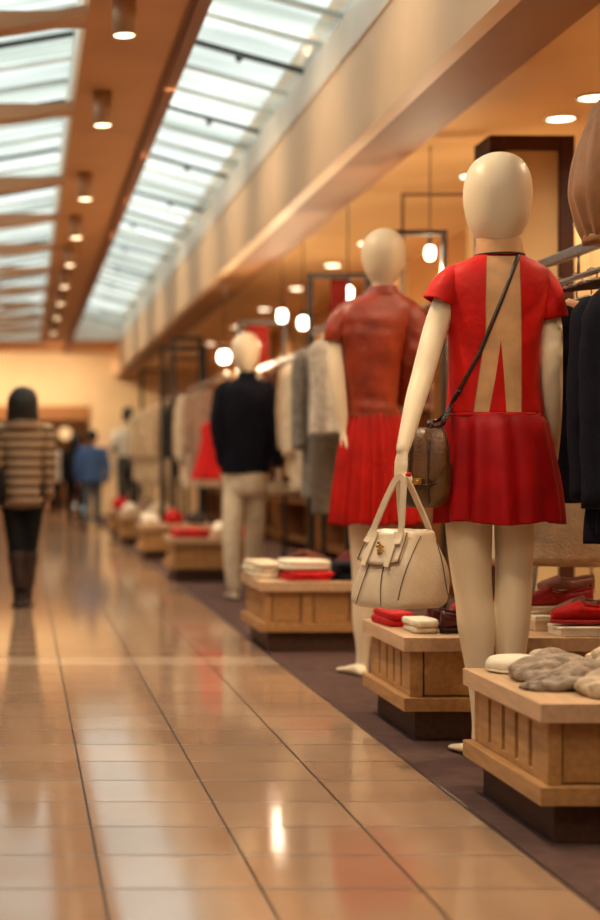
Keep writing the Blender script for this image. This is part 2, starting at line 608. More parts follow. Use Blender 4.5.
def skylight(name, x0, z0, x1, z1, step, wide, arched=False):
    w = bpy.data.objects.new(name, None)
    COL.objects.link(w)
    w['kind'] = 'structure'
    ORG[w.name] = Vector((0, 0, 0))

    def zz(x):
        return z0 + (z1 - z0) * (x - x0) / (x1 - x0)
    g = MB()
    g.add([(x0, YSK0, z0), (x1, YSK0, z1), (x1, YSK1, z1), (x0, YSK1, z0)], [(0, 1, 2, 3)])
    build('pane', g, M_GLASS, w, smooth=False)
    b, b2 = MB(), MB()
    y = YSK0
    k = 0
    while y < YSK1:
        t = 0.016 if k % 3 else 0.03
        b_ = b if k % 3 == 0 else b2
        b_.add([(x0, y, z0 - 0.014), (x1, y, z1 - 0.014), (x1, y + t, z1 - 0.014), (x0, y + t, z0 - 0.014), (x0, y, z0 + 0.02), (x1, y, z1 + 0.02), (x1, y + t, z1 + 0.02), (x0, y + t, z0 + 0.02)],
              [(0, 1, 2, 3), (4, 7, 6, 5), (0, 4, 5, 1), (1, 5, 6, 2), (2, 6, 7, 3), (3, 7, 4, 0)])
        if k % 3 == 0:
            xx = x0 + (x1 - x0) * (0.35 + 0.3 * ((k * 37) % 10) / 10)
            b.ball((xx, y, zz(xx) - 0.03), 0.026, 8, 5)
        y += step
        k += 1
    build('glazing_bar', b, M_MULL, w, smooth=False)
    build('thin_glazing_bar', b2, M_FROST, w, smooth=False)
    fz = max(z0, z1)
    fr = MB()
    fr.add([(x0, YSK1 - 0.004, ZC), (x1, YSK1 - 0.004, ZC), (x1, YSK1 - 0.004, fz + 0.05), (x0, YSK1 - 0.004, fz + 0.05)], [(0, 1, 2, 3)])
    fr.add([(x0, YSK0, ZC), (x1, YSK0, ZC), (x1, YSK0, fz + 0.05), (x0, YSK0, fz + 0.05)], [(0, 1, 2, 3)])
    fr.span((x0 - 0.03, YSK0, ZC + 0.205), (x0 - 0.002, YSK1, z0 + 0.05))
    fr.span((x1 + 0.002, YSK0, ZC + 0.205), (x1 + 0.03, YSK1, z1 + 0.05)) if x1 < 1 else fr.span((x1, YSK0, ZC + 0.002), (x1 + 0.008, YSK1, z1 + 0.05))
    build('reveal', fr, M_WHITEP, w, smooth=False)
    # a few translucent blinds-like rows of frosted glass
    s = MB()
    y, k = YSK0 + step * 0.15, 0
    while y < YSK1 - step:
        if wide[k % len(wide)]:
            e = step * 0.55
            s.add([(x0, y, z0 - 0.012), (x1, y, z1 - 0.012), (x1, y + e, z1 - 0.012), (x0, y + e, z0 - 0.012)], [(0, 1, 2, 3)])
        y += step
        k += 1
    if s.v:
        build('frosted_strip', s, M_FROSTED, w, smooth=False)
    return w


def frosted():
    m = bpy.data.materials.new('frosted_glass')
    m.use_nodes = True
    nt = m.node_tree
    nt.nodes.clear()
    o = nt.nodes.new('ShaderNodeOutputMaterial')
    t = nt.nodes.new('ShaderNodeBsdfTransparent')
    t.inputs['Color'].default_value = (0.75, 0.78, 0.74, 1)
    d = nt.nodes.new('ShaderNodeBsdfTranslucent')
    n = nt.nodes.new('ShaderNodeTexNoise')
    n.inputs['Scale'].default_value = 1.4
    r = nt.nodes.new('ShaderNodeValToRGB')
    r.color_ramp.elements[0].color = (0.7, 0.72, 0.68, 1)
    r.color_ramp.elements[1].color = (0.98, 0.98, 0.95, 1)
    nt.links.new(n.outputs['Fac'], r.inputs['Fac'])
    nt.links.new(r.outputs['Color'], d.inputs['Color'])
    mx = nt.nodes.new('ShaderNodeMixShader')
    mx.inputs[0].default_value = 0.35
    nt.links.new(t.outputs[0], mx.inputs[1])
    nt.links.new(d.outputs[0], mx.inputs[2])
    nt.links.new(mx.outputs[0], o.inputs[0])
    return m


M_FROSTED = frosted()
skylight('window_1', XR0, 3.74, XR1 - 0.012, 3.5, 0.62, (0, 1, 0, 0, 1))
sk = skylight('window_2', XL0, 3.32, XL1, 3.74, 0.62, (1, 0, 0, 1, 0))
M_RIB = mat('tan_painted_rib', 'b98a62', 0.6, 0.04, 3)
for y in (2.0, 4.1, 6.1, 8.2, 10.3, 12.9, 14.8, 16.8, 18.8, 20.8, 22.8, 24.8, 26.8):
    b = MB().span((XL0, y, ZC), (XL1, y + 0.09, ZC + 0.07))
    top, bot = [], []
    for k in range(25):
        x = XL0 + (XL1 - XL0) * k / 24
        u = (x - (XL0 + XL1) / 2) / ((XL1 - XL0) / 2)
        z = ZC + 0.05 - 0.13 * (1 - u * u)
        top.append((x, z))
    rings = [[Vector((x, y - 0.18, z)), Vector((x, y - 0.02, z)), Vector((x, y - 0.02, z - 0.05)), Vector((x, y - 0.18, z - 0.05))] for x, z in top]
    b.loft(rings)
    build('rib', b, M_RIB, sk, smooth=False)

# ------------------------------------------------------------------ lamps
WARM = (1.0, 0.74, 0.46)


def spot(loc, energy, size=2.2, blend=0.8, col=WARM, rad=0.05, rot=(0, 0, 0)):
    l = bpy.data.lights.new('spot', 'SPOT')
    l.energy = energy
    l.spot_size = size
    l.spot_blend = blend
    l.color = col
    l.shadow_soft_size = rad
    o = bpy.data.objects.new('spot', l)
    o.location = loc
    o.rotation_euler = rot
    COL.objects.link(o)
    return o


E_SPOT = emis('downlight_glow', 'ffe9c4', 9)
E_CYL = emis('cylinder_glow', 'ffdcae', 7)
E_BULB = emis('pendant_glow', 'fff0d2', 14)
M_CYL = mat('tan_cylinder_metal', 'b48c66', 0.45, 0.04, metal=0.2)
ORD = ['nearest', 'second', 'third', 'fourth', 'fifth', 'sixth', 'seventh', 'eighth', 'ninth', 'tenth', 'eleventh', 'twelfth']

seen = 0
for i, y in enumerate((-0.5, 1.8, 3.8, 5.7, 7.67, 9.7, 12.4, 14.5, 16.5, 18.5, 20.5, 22.5, 25)):
    x = 0.49
    if y > 7:
        t = thing('ceiling_downlight', '%s tan cylinder downlight along the terracotta ceiling strip between the skylights' % ORD[seen], 'downlight', (x, y, ZC), 'cylinder downlights on the ceiling strip')
        seen += 1
        m = MB().lathe((x, y, ZC), [(0.057, 0), (0.057, -0.2), (0.052, -0.203), (0.05, -0.19)], 24)
        build('housing', m, M_CYL, t)
        build('lamp', MB().lathe((x, y, ZC), [(0.05, -0.196), (0.048, -0.2015)], 24), E_CYL, t)
    spot((x, y, ZC - 0.23), 40 if y < 3 else 90 if y < 4 else 140 if y < 7 else 110, 2.3)
seen = 0
M_TRIMW = mat('downlight_trim', 'e8dcc8', 0.5, 0.02)
SPOTS = (2.2, 4.4, 5.8, 6.9, 8.26, 8.76, 10.5, 13.7, 15.2, 17.2, 19.5, 22, 25, 28)
for i, y in enumerate(SPOTS):
    x = 2.95
    if y > 7:
        t = thing('recessed_downlight', '%s round recessed downlight in the shop ceiling row' % ORD[seen], 'downlight', (x, y, ZS), 'recessed downlights in the shop ceiling')
        seen += 1
        build('trim_ring', MB().lathe((x, y, ZS), [(0.09, 0.0), (0.092, -0.008), (0.075, -0.01), (0.072, -0.002)], 28, False, False), M_TRIMW, t)
        build('lamp', MB().lathe((x, y, ZS), [(0.072, -0.003), (0.07, -0.005)], 28), E_SPOT, t)
    spot((x, y, ZS - 0.02), 45 if y < 3 else 95, 2.6)
# bare spots without fixtures, added beside the ceiling strip to brighten the fascia
for y in (3.5, 5.5, 7.5, 9.5, 11.5, 13.5, 15.5, 18, 21, 24, 27):
    spot((0.84, y, ZC - 0.05), 27, 1.9, 1.0, rot=(0, -PI / 2 * 0.80, 0))
# spots added just under the soffit to light the mannequins, no fixtures there
for i, y in enumerate((2.9, 4.3, 6.6, 11.0, 15.0, 19.0, 23.0)):
    spot((1.98, y, 2.745), 60, 2.2, rot=(0, 0, 0))
spot((0.49, 34.5, 2.5), 220, 2.6)
spot((-1.2, 35.5, 2.5), 220, 2.6)
spot((0.6, 29.8, ZC - 0.02), 330, 2.9, rot=(0.5, 0, 0))  # this tilted pair is added to brighten the end wall
spot((-1.2, 29.8, ZC - 0.02), 330, 2.9, rot=(0.5, 0, 0))

# ------------------------------------------------------------------ pendant bulbs
PEND = [
    (430, 253, 9.55, 0.03, 0.042, 'white glowing pendant bulb inside the black frame right of the rust jacket'),
    (348, 293, 11.15, 0.036, 0.046, 'glowing pendant bulb beside the left shoulder of the rust jacket mannequin'),
    (303, 323, 12.9, 0.04, 0.05, 'lower right of two paired pendant bulbs above the grey garments'),
    (282, 316, 14.2, 0.04, 0.055, 'upper left of two paired pendant bulbs above the grey garments'),
    (224, 357, 15.0, 0.056, 0.058, 'round glowing pendant bulb left of the navy blazer mannequin head'),
]
for px, py, Y, r, h, lab in PEND:
    c = W(px, py, Y)
    t = thing('pendant_lamp', lab, 'lamp', c, 'pendant bulbs over the racks')
    build('bulb', MB().lathe(c, [(r * 0.45, -h), (r * 0.85, -h * 0.8), (r, -h * 0.3), (r, h * 0.4), (r * 0.8, h * 0.85), (r * 0.4, h)], 20), E_BULB, t)
    build('socket', MB().lathe(c, [(r * 0.42, h * 0.98), (r * 0.36, h + 0.05), (0.008, h + 0.07)], 14), M_IRON, t)
    build('cord', MB().tube([c + Vector((0, 0, h + 0.06)), (c.x, c.y, ZS)], 0.004, 6), M_IRON, t)
    l = bpy.data.lights.new('glow', 'POINT')
    l.energy = 24
    l.color = WARM
    l.shadow_soft_size = 0.05
    o = bpy.data.objects.new('glow', l)
    o.location = c - Vector((0, 0, h + 0.07))
    COL.objects.link(o)

# ------------------------------------------------------------------ display platforms
def podium(x0, x1, y0, y1, label):
    t = thing('display_platform', label, 'platform', ((x0 + x1) / 2, (y0 + y1) / 2, 0), 'low wooden display platforms')
    i = 0.05
    build('plinth', MB().span((x0 + 0.05, y0 + 0.045, 0), (x1 - 0.05, y1 - 0.045, 0.112)), M_PLINTH, t, bevel=0.004)
    build('base_slab', MB().span((x0, y0, 0.108), (x1, y1, 0.157)), M_WOOD, t, bevel=0.002)
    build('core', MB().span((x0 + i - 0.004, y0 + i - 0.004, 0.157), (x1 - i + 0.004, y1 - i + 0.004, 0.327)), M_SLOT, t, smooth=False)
    fr = MB()
    z0, z1 = 0.157, 0.326
    # side faces: stiles that leave narrow slots between them
    n = 4
    d = (y1 - y0 - 2 * 0.03)
    for xs, xe in ((x0 + 0.03, x0 + i + 0.004), (x1 - i - 0.004, x1 - 0.03)):
        ys = [0.003, 0.20, 0.245, 0.38, 0.425, 0.56, 0.605, 0.76, 0.80, 0.998]
        for a, b in zip(ys[0::2], ys[1::2]):
            fr.span((xs, y0 + 0.03 + a * d, z0), (xe, y0 + 0.03 + b * d, z1))
        fr.span((xs + 0.001, y0 + 0.035, z0), (xe, y1 - 0.035, z0 + 0.02)).span((xs + 0.001, y0 + 0.035, z1 - 0.02), (xe, y1 - 0.035, z1))
    e = (x1 - x0 - 2 * 0.03)
    for ys_, ye_ in ((y0 + 0.03, y0 + i + 0.004), (y1 - i - 0.004, y1 - 0.03)):
        for a, b in ((0, 0.05), (0.28, 0.36), (0.64, 0.72), (0.95, 1.0)):
            fr.span((x0 + 0.028 + a * e * 1.005, ys_ - 0.002 if ys_ < (y0 + y1) / 2 else ys_, z0), (x0 + 0.03 + b * e, ye_, z1))
        for a, b in ((0.06, 0.27), (0.37, 0.63), (0.73, 0.94)):
            yy = (ys_ + 0.012, ye_) if ys_ < (y0 + y1) / 2 else (ys_, ye_ - 0.012)
            fr.span((x0 + 0.03 + a * e, yy[0], z0 + 0.004), (x0 + 0.03 + b * e, yy[1], z1 - 0.004))
    build('panelling', fr, M_WOOD, t, smooth=False, bevel=0.002)
    build('top', MB().span((x0, y0, 0.325), (x1, y1, 0.376)), M_WOOD_T, t, bevel=0.002)
    return t


podium(1.355, 2.12, 4.18, 4.92, 'nearest low wooden platform with grey knits on its top')
podium(1.38, 2.34, 5.78, 6.48, 'low wooden platform with red and maroon shoes, second from the front')
podium(1.27, 2.05, 8.54, 9.28, 'low wooden platform under the folded cream, red and navy clothes')
podium(1.27, 2.05, 13.7, 14.4, 'low wooden platform left of the navy blazer mannequin legs')
podium(1.24, 2.0, 16.7, 17.4, 'blurred wooden platform with red and dark clothes, third from the far end')
podium(1.22, 2.0, 19.8, 20.5, 'blurred wooden platform with pale folded clothes, second from the far end')
podium(1.22, 2.0, 22.2, 22.9, 'farthest blurred wooden platform, red clothes on top, near the man in blue')
TOPZ = 0.376

# ------------------------------------------------------------------ mannequins
def egg_rows(top, bot, rows):
    return rows


def stand_base(x, y, r):
    return MB().lathe((x, y, 0), [(r, 0), (r, 0.006), (r - 0.006, 0.01)], 32)


# --- front mannequin in the red and tan dress
Y1 = 5.45
K1 = Y1 / F
body = MB()
HEAD1 = [(152.6, 492, 503, 0.02), (155, 484, 512, 0.05), (160, 476, 520, 0.078), (168, 469.5, 526, 0.1), (178, 466, 529.5, 0.115), (190, 464.3, 531, 0.122), (203, 464.5, 530.6, 0.12),
         (215, 466.6, 528.8, 0.114), (225, 469.5, 525.5, 0.105), (234, 474, 520.5, 0.09), (241, 479, 516, 0.075), (246, 483, 512, 0.06)]
body.loft(prings(dense(HEAD1, 2), Y1, 36))
body.loft(prings(dense([(228, 480, 517, 0.062), (240, 479.5, 518, 0.06), (250, 478, 520, 0.062), (258, 472, 526, 0.068), (266, 459, 537, 0.068), (276, 454, 541, 0.078), (295, 455, 540, 0.09), (340, 456, 532, 0.095),
                        (385, 457, 531, 0.09), (410, 456, 533, 0.092), (440, 452, 543, 0.112), (475, 447, 541, 0.12), (500, 447, 536, 0.1), (512, 450, 534, 0.075)], 3), Y1, 32))
limb(body, [(468, 490, 24), (469, 530, 22.8), (471, 570, 20), (474, 600, 18.3), (476, 625, 18.2), (478, 652, 15.5), (480, 690, 11), (481, 722, 9), (481, 740, 9.5)], Y1, 22)
limb(body, [(515, 490, 22), (514, 525, 19.5), (514, 560, 18.4), (513.5, 590, 18), (512, 620, 17.6), (511, 650, 15), (511, 690, 11), (511, 722, 9), (511, 740, 9.5)], Y1, 22)
for fx, ang in ((481, -0.12), (511, 0.12)):
    p = W(fx, 740, Y1)
    foot(body, p.x, p.y - 0.05, 0.0, 0.27, 0.1, ang)
limb(body, [(455, 284, 9), (446, 300, 12), (437, 325, 12.4), (430, 348, 11.6, -0.03), (423, 374, 11, -0.06), (415, 402, 10, -0.11), (408, 430, 8.2, -0.155), (403, 449, 6.8, -0.18)], Y1, 20)
limb(body, [(537, 284, 9), (544.5, 300, 12), (549, 330, 13), (550, 360, 12.3, -0.01), (551, 395, 11.2, 0.0), (551, 425, 10.2, 0.03), (551, 450, 8, 0.07), (550, 466, 6.9, 0.09)], Y1, 20)
w1 = W(403, 450, Y1 - 0.18)
hand(body, w1, (-0.12, -0.02, -1), (-0.94, -0.34, 0.1), (-0.34, 0.94, 0), 0.92, 1.15)
hand(body, W(550, 468, Y1 + 0.09), (-0.05, 0.12, -1), (0.95, -0.2, 0), (0.2, 0.95, 0), 1.0, 0.35)
BASE1 = Vector((W(497, 700, Y1).x, Y1, 0))
mq1 = thing('mannequin', 'ivory egg-headed mannequin in a red and tan dress, nearest to the camera', 'mannequin', BASE1, 'dressed shop mannequins')
build('body', None, M_IVORY, mq1, mesh=fuse(body, 0.0042, BASE1, 7))

BOD1 = [(254, 478, 519, 0.066), (259, 468, 529, 0.073), (265, 455, 541, 0.083), (273, 447, 548, 0.095), (288, 444.5, 549, 0.112), (305, 446, 546, 0.12), (330, 449, 540, 0.12), (355, 450, 537, 0.115),
        (385, 449.5, 538, 0.111), (403, 448, 540, 0.111), (413.5, 447, 541, 0.113)]
bod = MB().loft(prings(dense(BOD1, 4), Y1, 64, 2.25), False, False)
for i, p in enumerate(bod.v):      # soft gathers near the waist and between the shoulder blades
    zz = (p.z - 1) * F / Y1
    k = max(0, 1 - abs(p.z - 1.17) / 0.14)
    a = math.atan2(p.y - Y1, p.x - BASE1.x)
    d = Vector((p.x - BASE1.x, p.y - Y1, 0)).normalized()
    bod.v[i] = p + d * (0.0035 * k * math.sin(a * 17) + 0.004 * noise.noise(p * 9))
dress = build('dress', bod, M_RED, mq1, solid=0.003)


def bvh(mb):
    return BVHTree.FromPolygons([tuple(v) for v in mb.v], mb.f)


TB = bvh(bod)
EYE = Vector((0, 0, 1))


def onto(px, py, tree, off, far=False):
    """nearest camera-side point of a garment along the direction through (px, py), lifted by off"""
    d = (W(px, py, 1.0) - EYE).normalized()
    h = tree.ray_cast(EYE, d)
    if h[0] is None:
        return None
    if far:
        h2 = tree.ray_cast(h[0] + d * 0.01, d)
        return (h2[0] + d * off) if h2[0] is not None else None
    return h[0] - d * off


# sleeves
def sleeve(name, pts, Y, material, parent, puff=0.0, seed=1, n=28, solid=0.003, cut=None):
    mb = MB()
    rows = []
    for p in pts:
        c = W(p[0], p[1], Y + (p[3] if len(p) > 3 else 0))
        rows.append((c.x, c.y, c.z, p[2] * Y / F, 0))
    sm = dense(rows, 5)
    mb.tube([r[:3] for r in sm], [(r[3], r[3] * 1.05) for r in sm], n=n, cap=False)
    mb.wobble(puff, 22, seed)
    return build(name, mb, material, parent, solid=solid)


sleeve('sleeve', [(470, 268, 6), (462, 273, 11.5), (452, 282, 15.5), (445, 292, 17), (439.5, 303.5, 17.2)], Y1, M_RED, dress, 0.005, 3)
sleeve('sleeve', [(524, 268, 6), (532, 273, 11.5), (541, 284, 16), (546, 300, 17.5), (550, 319, 17.2)], Y1, M_RED, dress, 0.006, 5)
# tan panels: centre stripe that splits into two legs
pan = MB()


def panel_strip(left, right, y0, y1, n=26, m=5):
    g = []
    for i in range(n + 1):
        y = y0 + (y1 - y0) * i / n
        row = []
        for j in range(m + 1):
            x = left(y) + (right(y) - left(y)) * j / m
            p = onto(x, y, TB, 0.0025)
            row.append(p)
        g.append(row)
    g = [r for r in g if all(p is not None for p in r)]
    pan.grid(g)


def lerp_tab(tab):
    def f(y):
        for (a, x), (b, z) in zip(tab, tab[1:]):
            if y <= b:
                return x + (z - x) * (y - a) / (b - a)
        return tab[-1][1]
    return f


OL = lerp_tab([(256, 487), (300, 486), (330, 486), (370, 480), (412.5, 473.5)])
OR = lerp_tab([(256, 519), (300, 521), (340, 521.5), (412.5, 521.5)])
CL = lerp_tab([(256, 501), (340, 501), (375, 496), (412.5, 489)])
CR = lerp_tab([(256, 501), (340, 501), (375, 504), (412.5, 506.5)])
panel_strip(OL, CL, 256, 411.9)
panel_strip(CR, OR, 256, 411.9)
bmp = build('tan_panel', pan, M_TAN, dress)
seam = MB()
for fn in (OL, OR):
    pts = [onto(fn(y), y, TB, 0.003) for y in range(258, 412, 8)]
    seam.tube([p for p in pts if p], 0.0012, 6)
build('seam', seam, mat('tan_seam', 'a97c4e', 0.6), dress)
# collar
col = MB().loft(prings(dense([(256.5, 474.5, 524, 0.08), (250, 475.5, 523, 0.077), (243, 476.5, 521.5, 0.074), (236, 477.5, 520, 0.071)], 3), Y1, 40), False, False)
build('collar', col, M_TAN, dress, solid=0.004)


def skirt_mesh(rows, Y, k, amp, seed, n=160, power=1.2):
    rng = random.Random(seed)
    ph = [rng.uniform(-0.5, 0.5) for _ in range(k)]
    am = [rng.uniform(0.55, 1.2) for _ in range(k)]
    rows = dense(rows, 5)
    mb = MB()
    rings = []
    for ri, r in enumerate(rows):
        t = ri / (len(rows) - 1)
        c = W((r[1] + r[2]) / 2, r[0], Y)
        a, b = (r[2] - r[1]) / 2 * Y / F, r[3]
        ring = []
        for i in range(n):
            th = 2 * PI * i / n
            u = th / (2 * PI) * k
            q = int(u) % k
            s = math.sin(2 * PI * u + ph[q] * 0) * am[q] * 0.6 + 0.4 * math.sin(2 * PI * u * 0.37 + seed)
            kk = 1 + amp * (0.12 + t ** power) * s - amp * 0.5 * t
            dz = 0.006 * t * t * math.sin(u * 1.9 + seed)
            ring.append(Vector((c.x + a * kk * math.cos(th), Y + r[4] + b * kk * math.sin(th), c.z + dz)))
        rings.append(ring)
    return mb.loft(rings, False, False)


sk1 = skirt_mesh([(413.2, 447.5, 540.5, 0.1135), (418, 445, 544, 0.126), (428, 443, 548, 0.142), (450, 440, 553, 0.158), (480, 437, 559, 0.172), (505, 434.5, 562.5, 0.18), (522, 433.5, 564, 0.183)], Y1, 14, 0.085, 4, 220, 0.8)
skirt1 = build('skirt', sk1, M_RED_SKIRT, dress, solid=0.003)
SB = bvh(sk1)
# waist band
build('waistband', MB().loft(prings([(417, 446.3, 541.7, 0.117), (415.5, 446.2, 541.6, 0.1175), (413.2, 446.6, 541.2, 0.1165)], Y1, 64, 2.2), False, False), M_RED, dress, solid=0.003)


# --- shoulder bag on its strap
def flat_ribbon(mb, pts, half_w, half_t, normals=None):
    pts = [Vector(p) for p in pts]
    rings = []
    for i, p in enumerate(pts):
        t = (pts[min(i + 1, len(pts) - 1)] - pts[max(i - 1, 0)]).normalized()
        nn = Vector(normals[i] if isinstance(normals, list) else normals)
        nn = (nn - t * nn.dot(t)).normalized()
        w = t.cross(nn)
        rings.append([p + w * half_w + nn * half_t, p - w * half_w + nn * half_t, p - w * half_w - nn * half_t, p + w * half_w - nn * half_t])
    return mb.loft(rings)


YB1 = 5.385
bc = W(425, 468, YB1)
ob, ab = Vector((-0.62, -0.785, 0)).normalized(), Vector((0.785, -0.62, 0)).normalized()   # outward, along
sbag = thing('shoulder_bag', 'brown leather saddle bag hanging from a thin strap at the front mannequin\'s hip', 'bag', bc - Vector((0, 0, 0.14)))


def bag_ring(z, hl, ht, sh=0.0, n=28, p=3.0):
    r = []
    for k in range(n):
        a = 2 * PI * k / n
        ca, sa = math.cos(a), math.sin(a)
        u = hl * math.copysign(abs(ca) ** (2 / p), ca)
        v = ht * math.copysign(abs(sa) ** (2 / p), sa)
        r.append(bc + ab * (u + sh) + ob * v + Vector((0, 0, z)))
    return r


mb = MB()
for_rows = [(-0.135, 0.045, 0.02, -0.012), (-0.130, 0.066, 0.034, -0.01), (-0.11, 0.083, 0.045, -0.006), (-0.06, 0.090, 0.05, 0), (0.0, 0.086, 0.047, 0), (0.06, 0.078, 0.04, 0.004), (0.10, 0.066, 0.03, 0.01), (0.125, 0.05, 0.02, 0.016), (0.132, 0.035, 0.012, 0.02)]
mb.loft([bag_ring(*r) for r in for_rows])
build('bag_body', mb, M_LEATHER, sbag, sub=1)
# flap: shell lying over the outer half
fl = MB()
rings = []
for z, hl, ht, sh in ((0.136, 0.038, 0.004, 0.02), (0.128, 0.053, 0.026, 0.016), (0.10, 0.068, 0.036, 0.01), (0.06, 0.080, 0.046, 0.004), (0.02, 0.086, 0.052, 0), (-0.02, 0.080, 0.055, 0), (-0.045, 0.062, 0.056, 0)):
    rings.append([bc + ab * (hl * math.cos(PI * k / 16) + sh) + ob * (ht * abs(math.sin(PI * k / 16)) ** 0.45) + Vector((0, 0, z - (0.012 * math.sin(PI * k / 16) if z < 0 else 0))) for k in range(17)])
n_ = 17
b0 = 0
for r in rings:
    fl.v += r
for i in range(len(rings) - 1):
    for j in range(n_ - 1):
        fl.f.append((i * n_ + j, i * n_ + j + 1, (i + 1) * n_ + j + 1, (i + 1) * n_ + j))
build('flap', fl, mat('brown_leather_flap', '6b4627', 0.42, 0.2, 14, 0.35, 90, coat=0.2), sbag, solid=0.005)
trim = MB()
trim.tube([rings[-1][j] + ob * 0.003 for j in range(n_)], 0.0035, 8)
trim.tube([rings[i][0] for i in range(len(rings))], 0.003, 8)
trim.tube([rings[i][-1] for i in range(len(rings))], 0.003, 8)
for u in (-0.03, 0.035):
    trim.tube([bc + ab * u + ob * v + Vector((0, 0, z)) for z, v in ((-0.115, 0.045), (-0.08, 0.052), (-0.04, 0.055), (0.0, 0.054), (0.05, 0.05), (0.09, 0.042))], 0.0035, 8)
build('flap_binding', trim, M_LEATHER_D, sbag)
bk = MB()
bk.box(bc + ob * 0.058 + Vector((0, 0, -0.045)), (0.03, 0.012, 0.022), math.atan2(ab.y, ab.x))
bk.ball(bc + ab * 0.0 + ob * 0.062 + Vector((0, 0, -0.045)), 0.007, 8, 5)
build('clasp', bk, M_GOLD, sbag, bevel=0.002)
# strap over the far shoulder, down the back to the bag
line = lerp_tab([(254, 519), (300, 501.5), (350, 481), (385, 462), (405, 451), (415, 447)])
pts = []
for y in range(256, 416, 5):
    p = onto(line(y), y, TB if y < 411 else SB, 0.006)
    if p:
        pts.append(p)
top_ring = bc + ab * 0.02 + Vector((0, 0, 0.135))
pts = pts + [W(444, 420, 5.33), W(441, 425, YB1 - 0.03), top_ring]
nr = [Vector((0, -1, 0.1))] * len(pts)
sb_ = MB()
shoulder = [W(517, 249, Y1 + 0.02), W(519.5, 251.5, Y1 - 0.045)]
spl = spline(shoulder + pts, 2)
flat_ribbon(sb_, spl, 0.0068, 0.002, Vector((-0.1, -1, 0.15)))
front = []
for y in range(258, 416, 8):
    p = onto(line(y) - 2, y, TB if y < 411 else SB, 0.008, True)
    if p:
        front.append(p)
front = [W(517, 249, Y1 + 0.02), W(519, 252, Y1 + 0.07)] + front + [W(440, 420, Y1 + 0.12), top_ring + Vector((0.005, 0.05, 0.02)), top_ring]
flat_ribbon(sb_, spline(front, 2), 0.0068, 0.002, Vector((0, 1, 0.1)))
build('strap', sb_, M_LEATHER_D, sbag)
# braided lower end and the loop round the collar
br = MB()
q = spline([pts[-7], pts[-4], pts[-3], pts[-2], top_ring], 10)
L_ = len(q)
for ph in (0, 2.1, 4.2):
    br.tube([q[i] + Vector((0.006 * math.cos(i * 0.9 + ph), 0.006 * math.sin(i * 0.9 + ph) - 0.004, 0)) for i in range(L_)], 0.0042, 6)
for u in (-1, 1):
    ring = [top_ring + ab * (0.012 * math.cos(a)) + Vector((0, 0, 0.012 * math.sin(a) + 0.004)) + ob * (0.004 * u) for a in [2 * PI * k / 12 for k in range(13)]]
    br.tube(ring, 0.0028, 6)
build('braided_end', br, M_LEATHER_D, sbag)
nk = MB()
pl = prings([(255.5, 475, 523.5, 0.0805)], Y1, 40)[0]
nk.tube(pl + [pl[0]], 0.0035, 6)
build('neck_cord', nk, M_LEATHER_D, dress)

# --- cream handbag in the hand
YH = Y1 - 0.28
cb, ct = W(396, 612, YH), W(413, 530, YH + 0.03)
ub, wb = Vector((-0.5, 0.87, 0)), Vector((0.87, 0.5, 0))
hbag = thing('handbag', 'cream leather handbag held by its two handles in the mannequin\'s left hand', 'bag', cb + ub * 0.11 + wb * 0.11)


def hb_ring(t, n=40, p=5.0, grow=0.0):
    c = cb.lerp(ct, t)
    bul = math.sin(PI * min(1, t * 1.15)) * 0.012
    L = 0.255 + (0.205 - 0.255) * t
    D = 0.262 + (0.115 - 0.262) * t ** 1.1
    if t < 0.06:
        k = 1 - (0.06 - t) * 2.2
    elif t > 0.96:
        k = 1 - (t - 0.96) * 3
    else:
        k = 1
    cc = c + ub * L / 2 + wb * D / 2
    r = []
    for i in range(n):
        a = 2 * PI * i / n + 0.01
        ca, sa = math.cos(a), math.sin(a)
        u = (L / 2 * k + bul + grow) * math.copysign(abs(ca) ** (2 / p), ca)
        v = (D / 2 * k + bul + grow) * math.copysign(abs(sa) ** (2 / p), sa)
        r.append(cc + ub * u + wb * v)
    return r


def hb_pt(t, fu, fv, off=0.004):
    """point on the front face: fu 0..1 along, off lifts it outwards"""
    L = 0.255 + (0.205 - 0.255) * t
    bul = math.sin(PI * min(1, t * 1.15)) * 0.012
    return cb.lerp(ct, t) + ub * (L * fu) + wb * (-bul - off + fv)


mb = MB()
mb.loft([hb_ring(t) for t in (0, 0.02, 0.06, 0.15, 0.3, 0.45, 0.6, 0.75, 0.88, 0.96, 1.0)])
mb.wobble(0.012, 9, 2)
HB = bvh(mb)
build('bag_body', mb, M_BAG, hbag, sub=1)


def hb_on(px, py, off):
    return onto(px, py, HB, off)


# flap on the front panel
fl = MB()
g = []
for i in range(9):
    row = []
    for j in range(9):
        u = 0.06 + 0.86 * j / 8
        t = 0.97 - (0.36 + 0.06 * math.sin(PI * j / 8)) * i / 8
        row.append(hb_pt(t, u, 0, 0.010))
    g.append(row)
fl.grid(g)
build('flap', fl, M_BAG, hbag, solid=0.006)
pp = MB()
pp.tube([g[-1][j] - wb * 0.003 for j in range(9)], 0.0022, 6)
pp.tube([g[i][0] - wb * 0.003 for i in range(9)], 0.002, 6)
pp.tube([g[i][-1] - wb * 0.003 for i in range(9)], 0.002, 6)
for u0, u1 in ((0.36, 0.24), (0.66, 0.74)):
    pp.tube(spline([hb_pt(t, u0 + (u1 - u0) * (1 - (t / 0.6)) ** 1.5, 0, 0.007) for t in (0.58, 0.48, 0.36, 0.24, 0.12, 0.05)], 3), 0.0018, 6)
for tab in ([(536, 421), (548, 415), (570, 406), (590, 400), (606, 397)], [(540, 436), (560, 442), (590, 447), (602, 449)]):
    f_ = lerp_tab(tab)
    pts_ = [hb_on(f_(y), y, 0.002) for y in range(tab[0][0], tab[-1][0], 4)]
    pts_ = [p for p in pts_ if p]
    if len(pts_) > 3:
        pp.tube(spline(pts_[::2], 3), 0.0017, 6)
build('piping', pp, M_BAG_D, hbag)
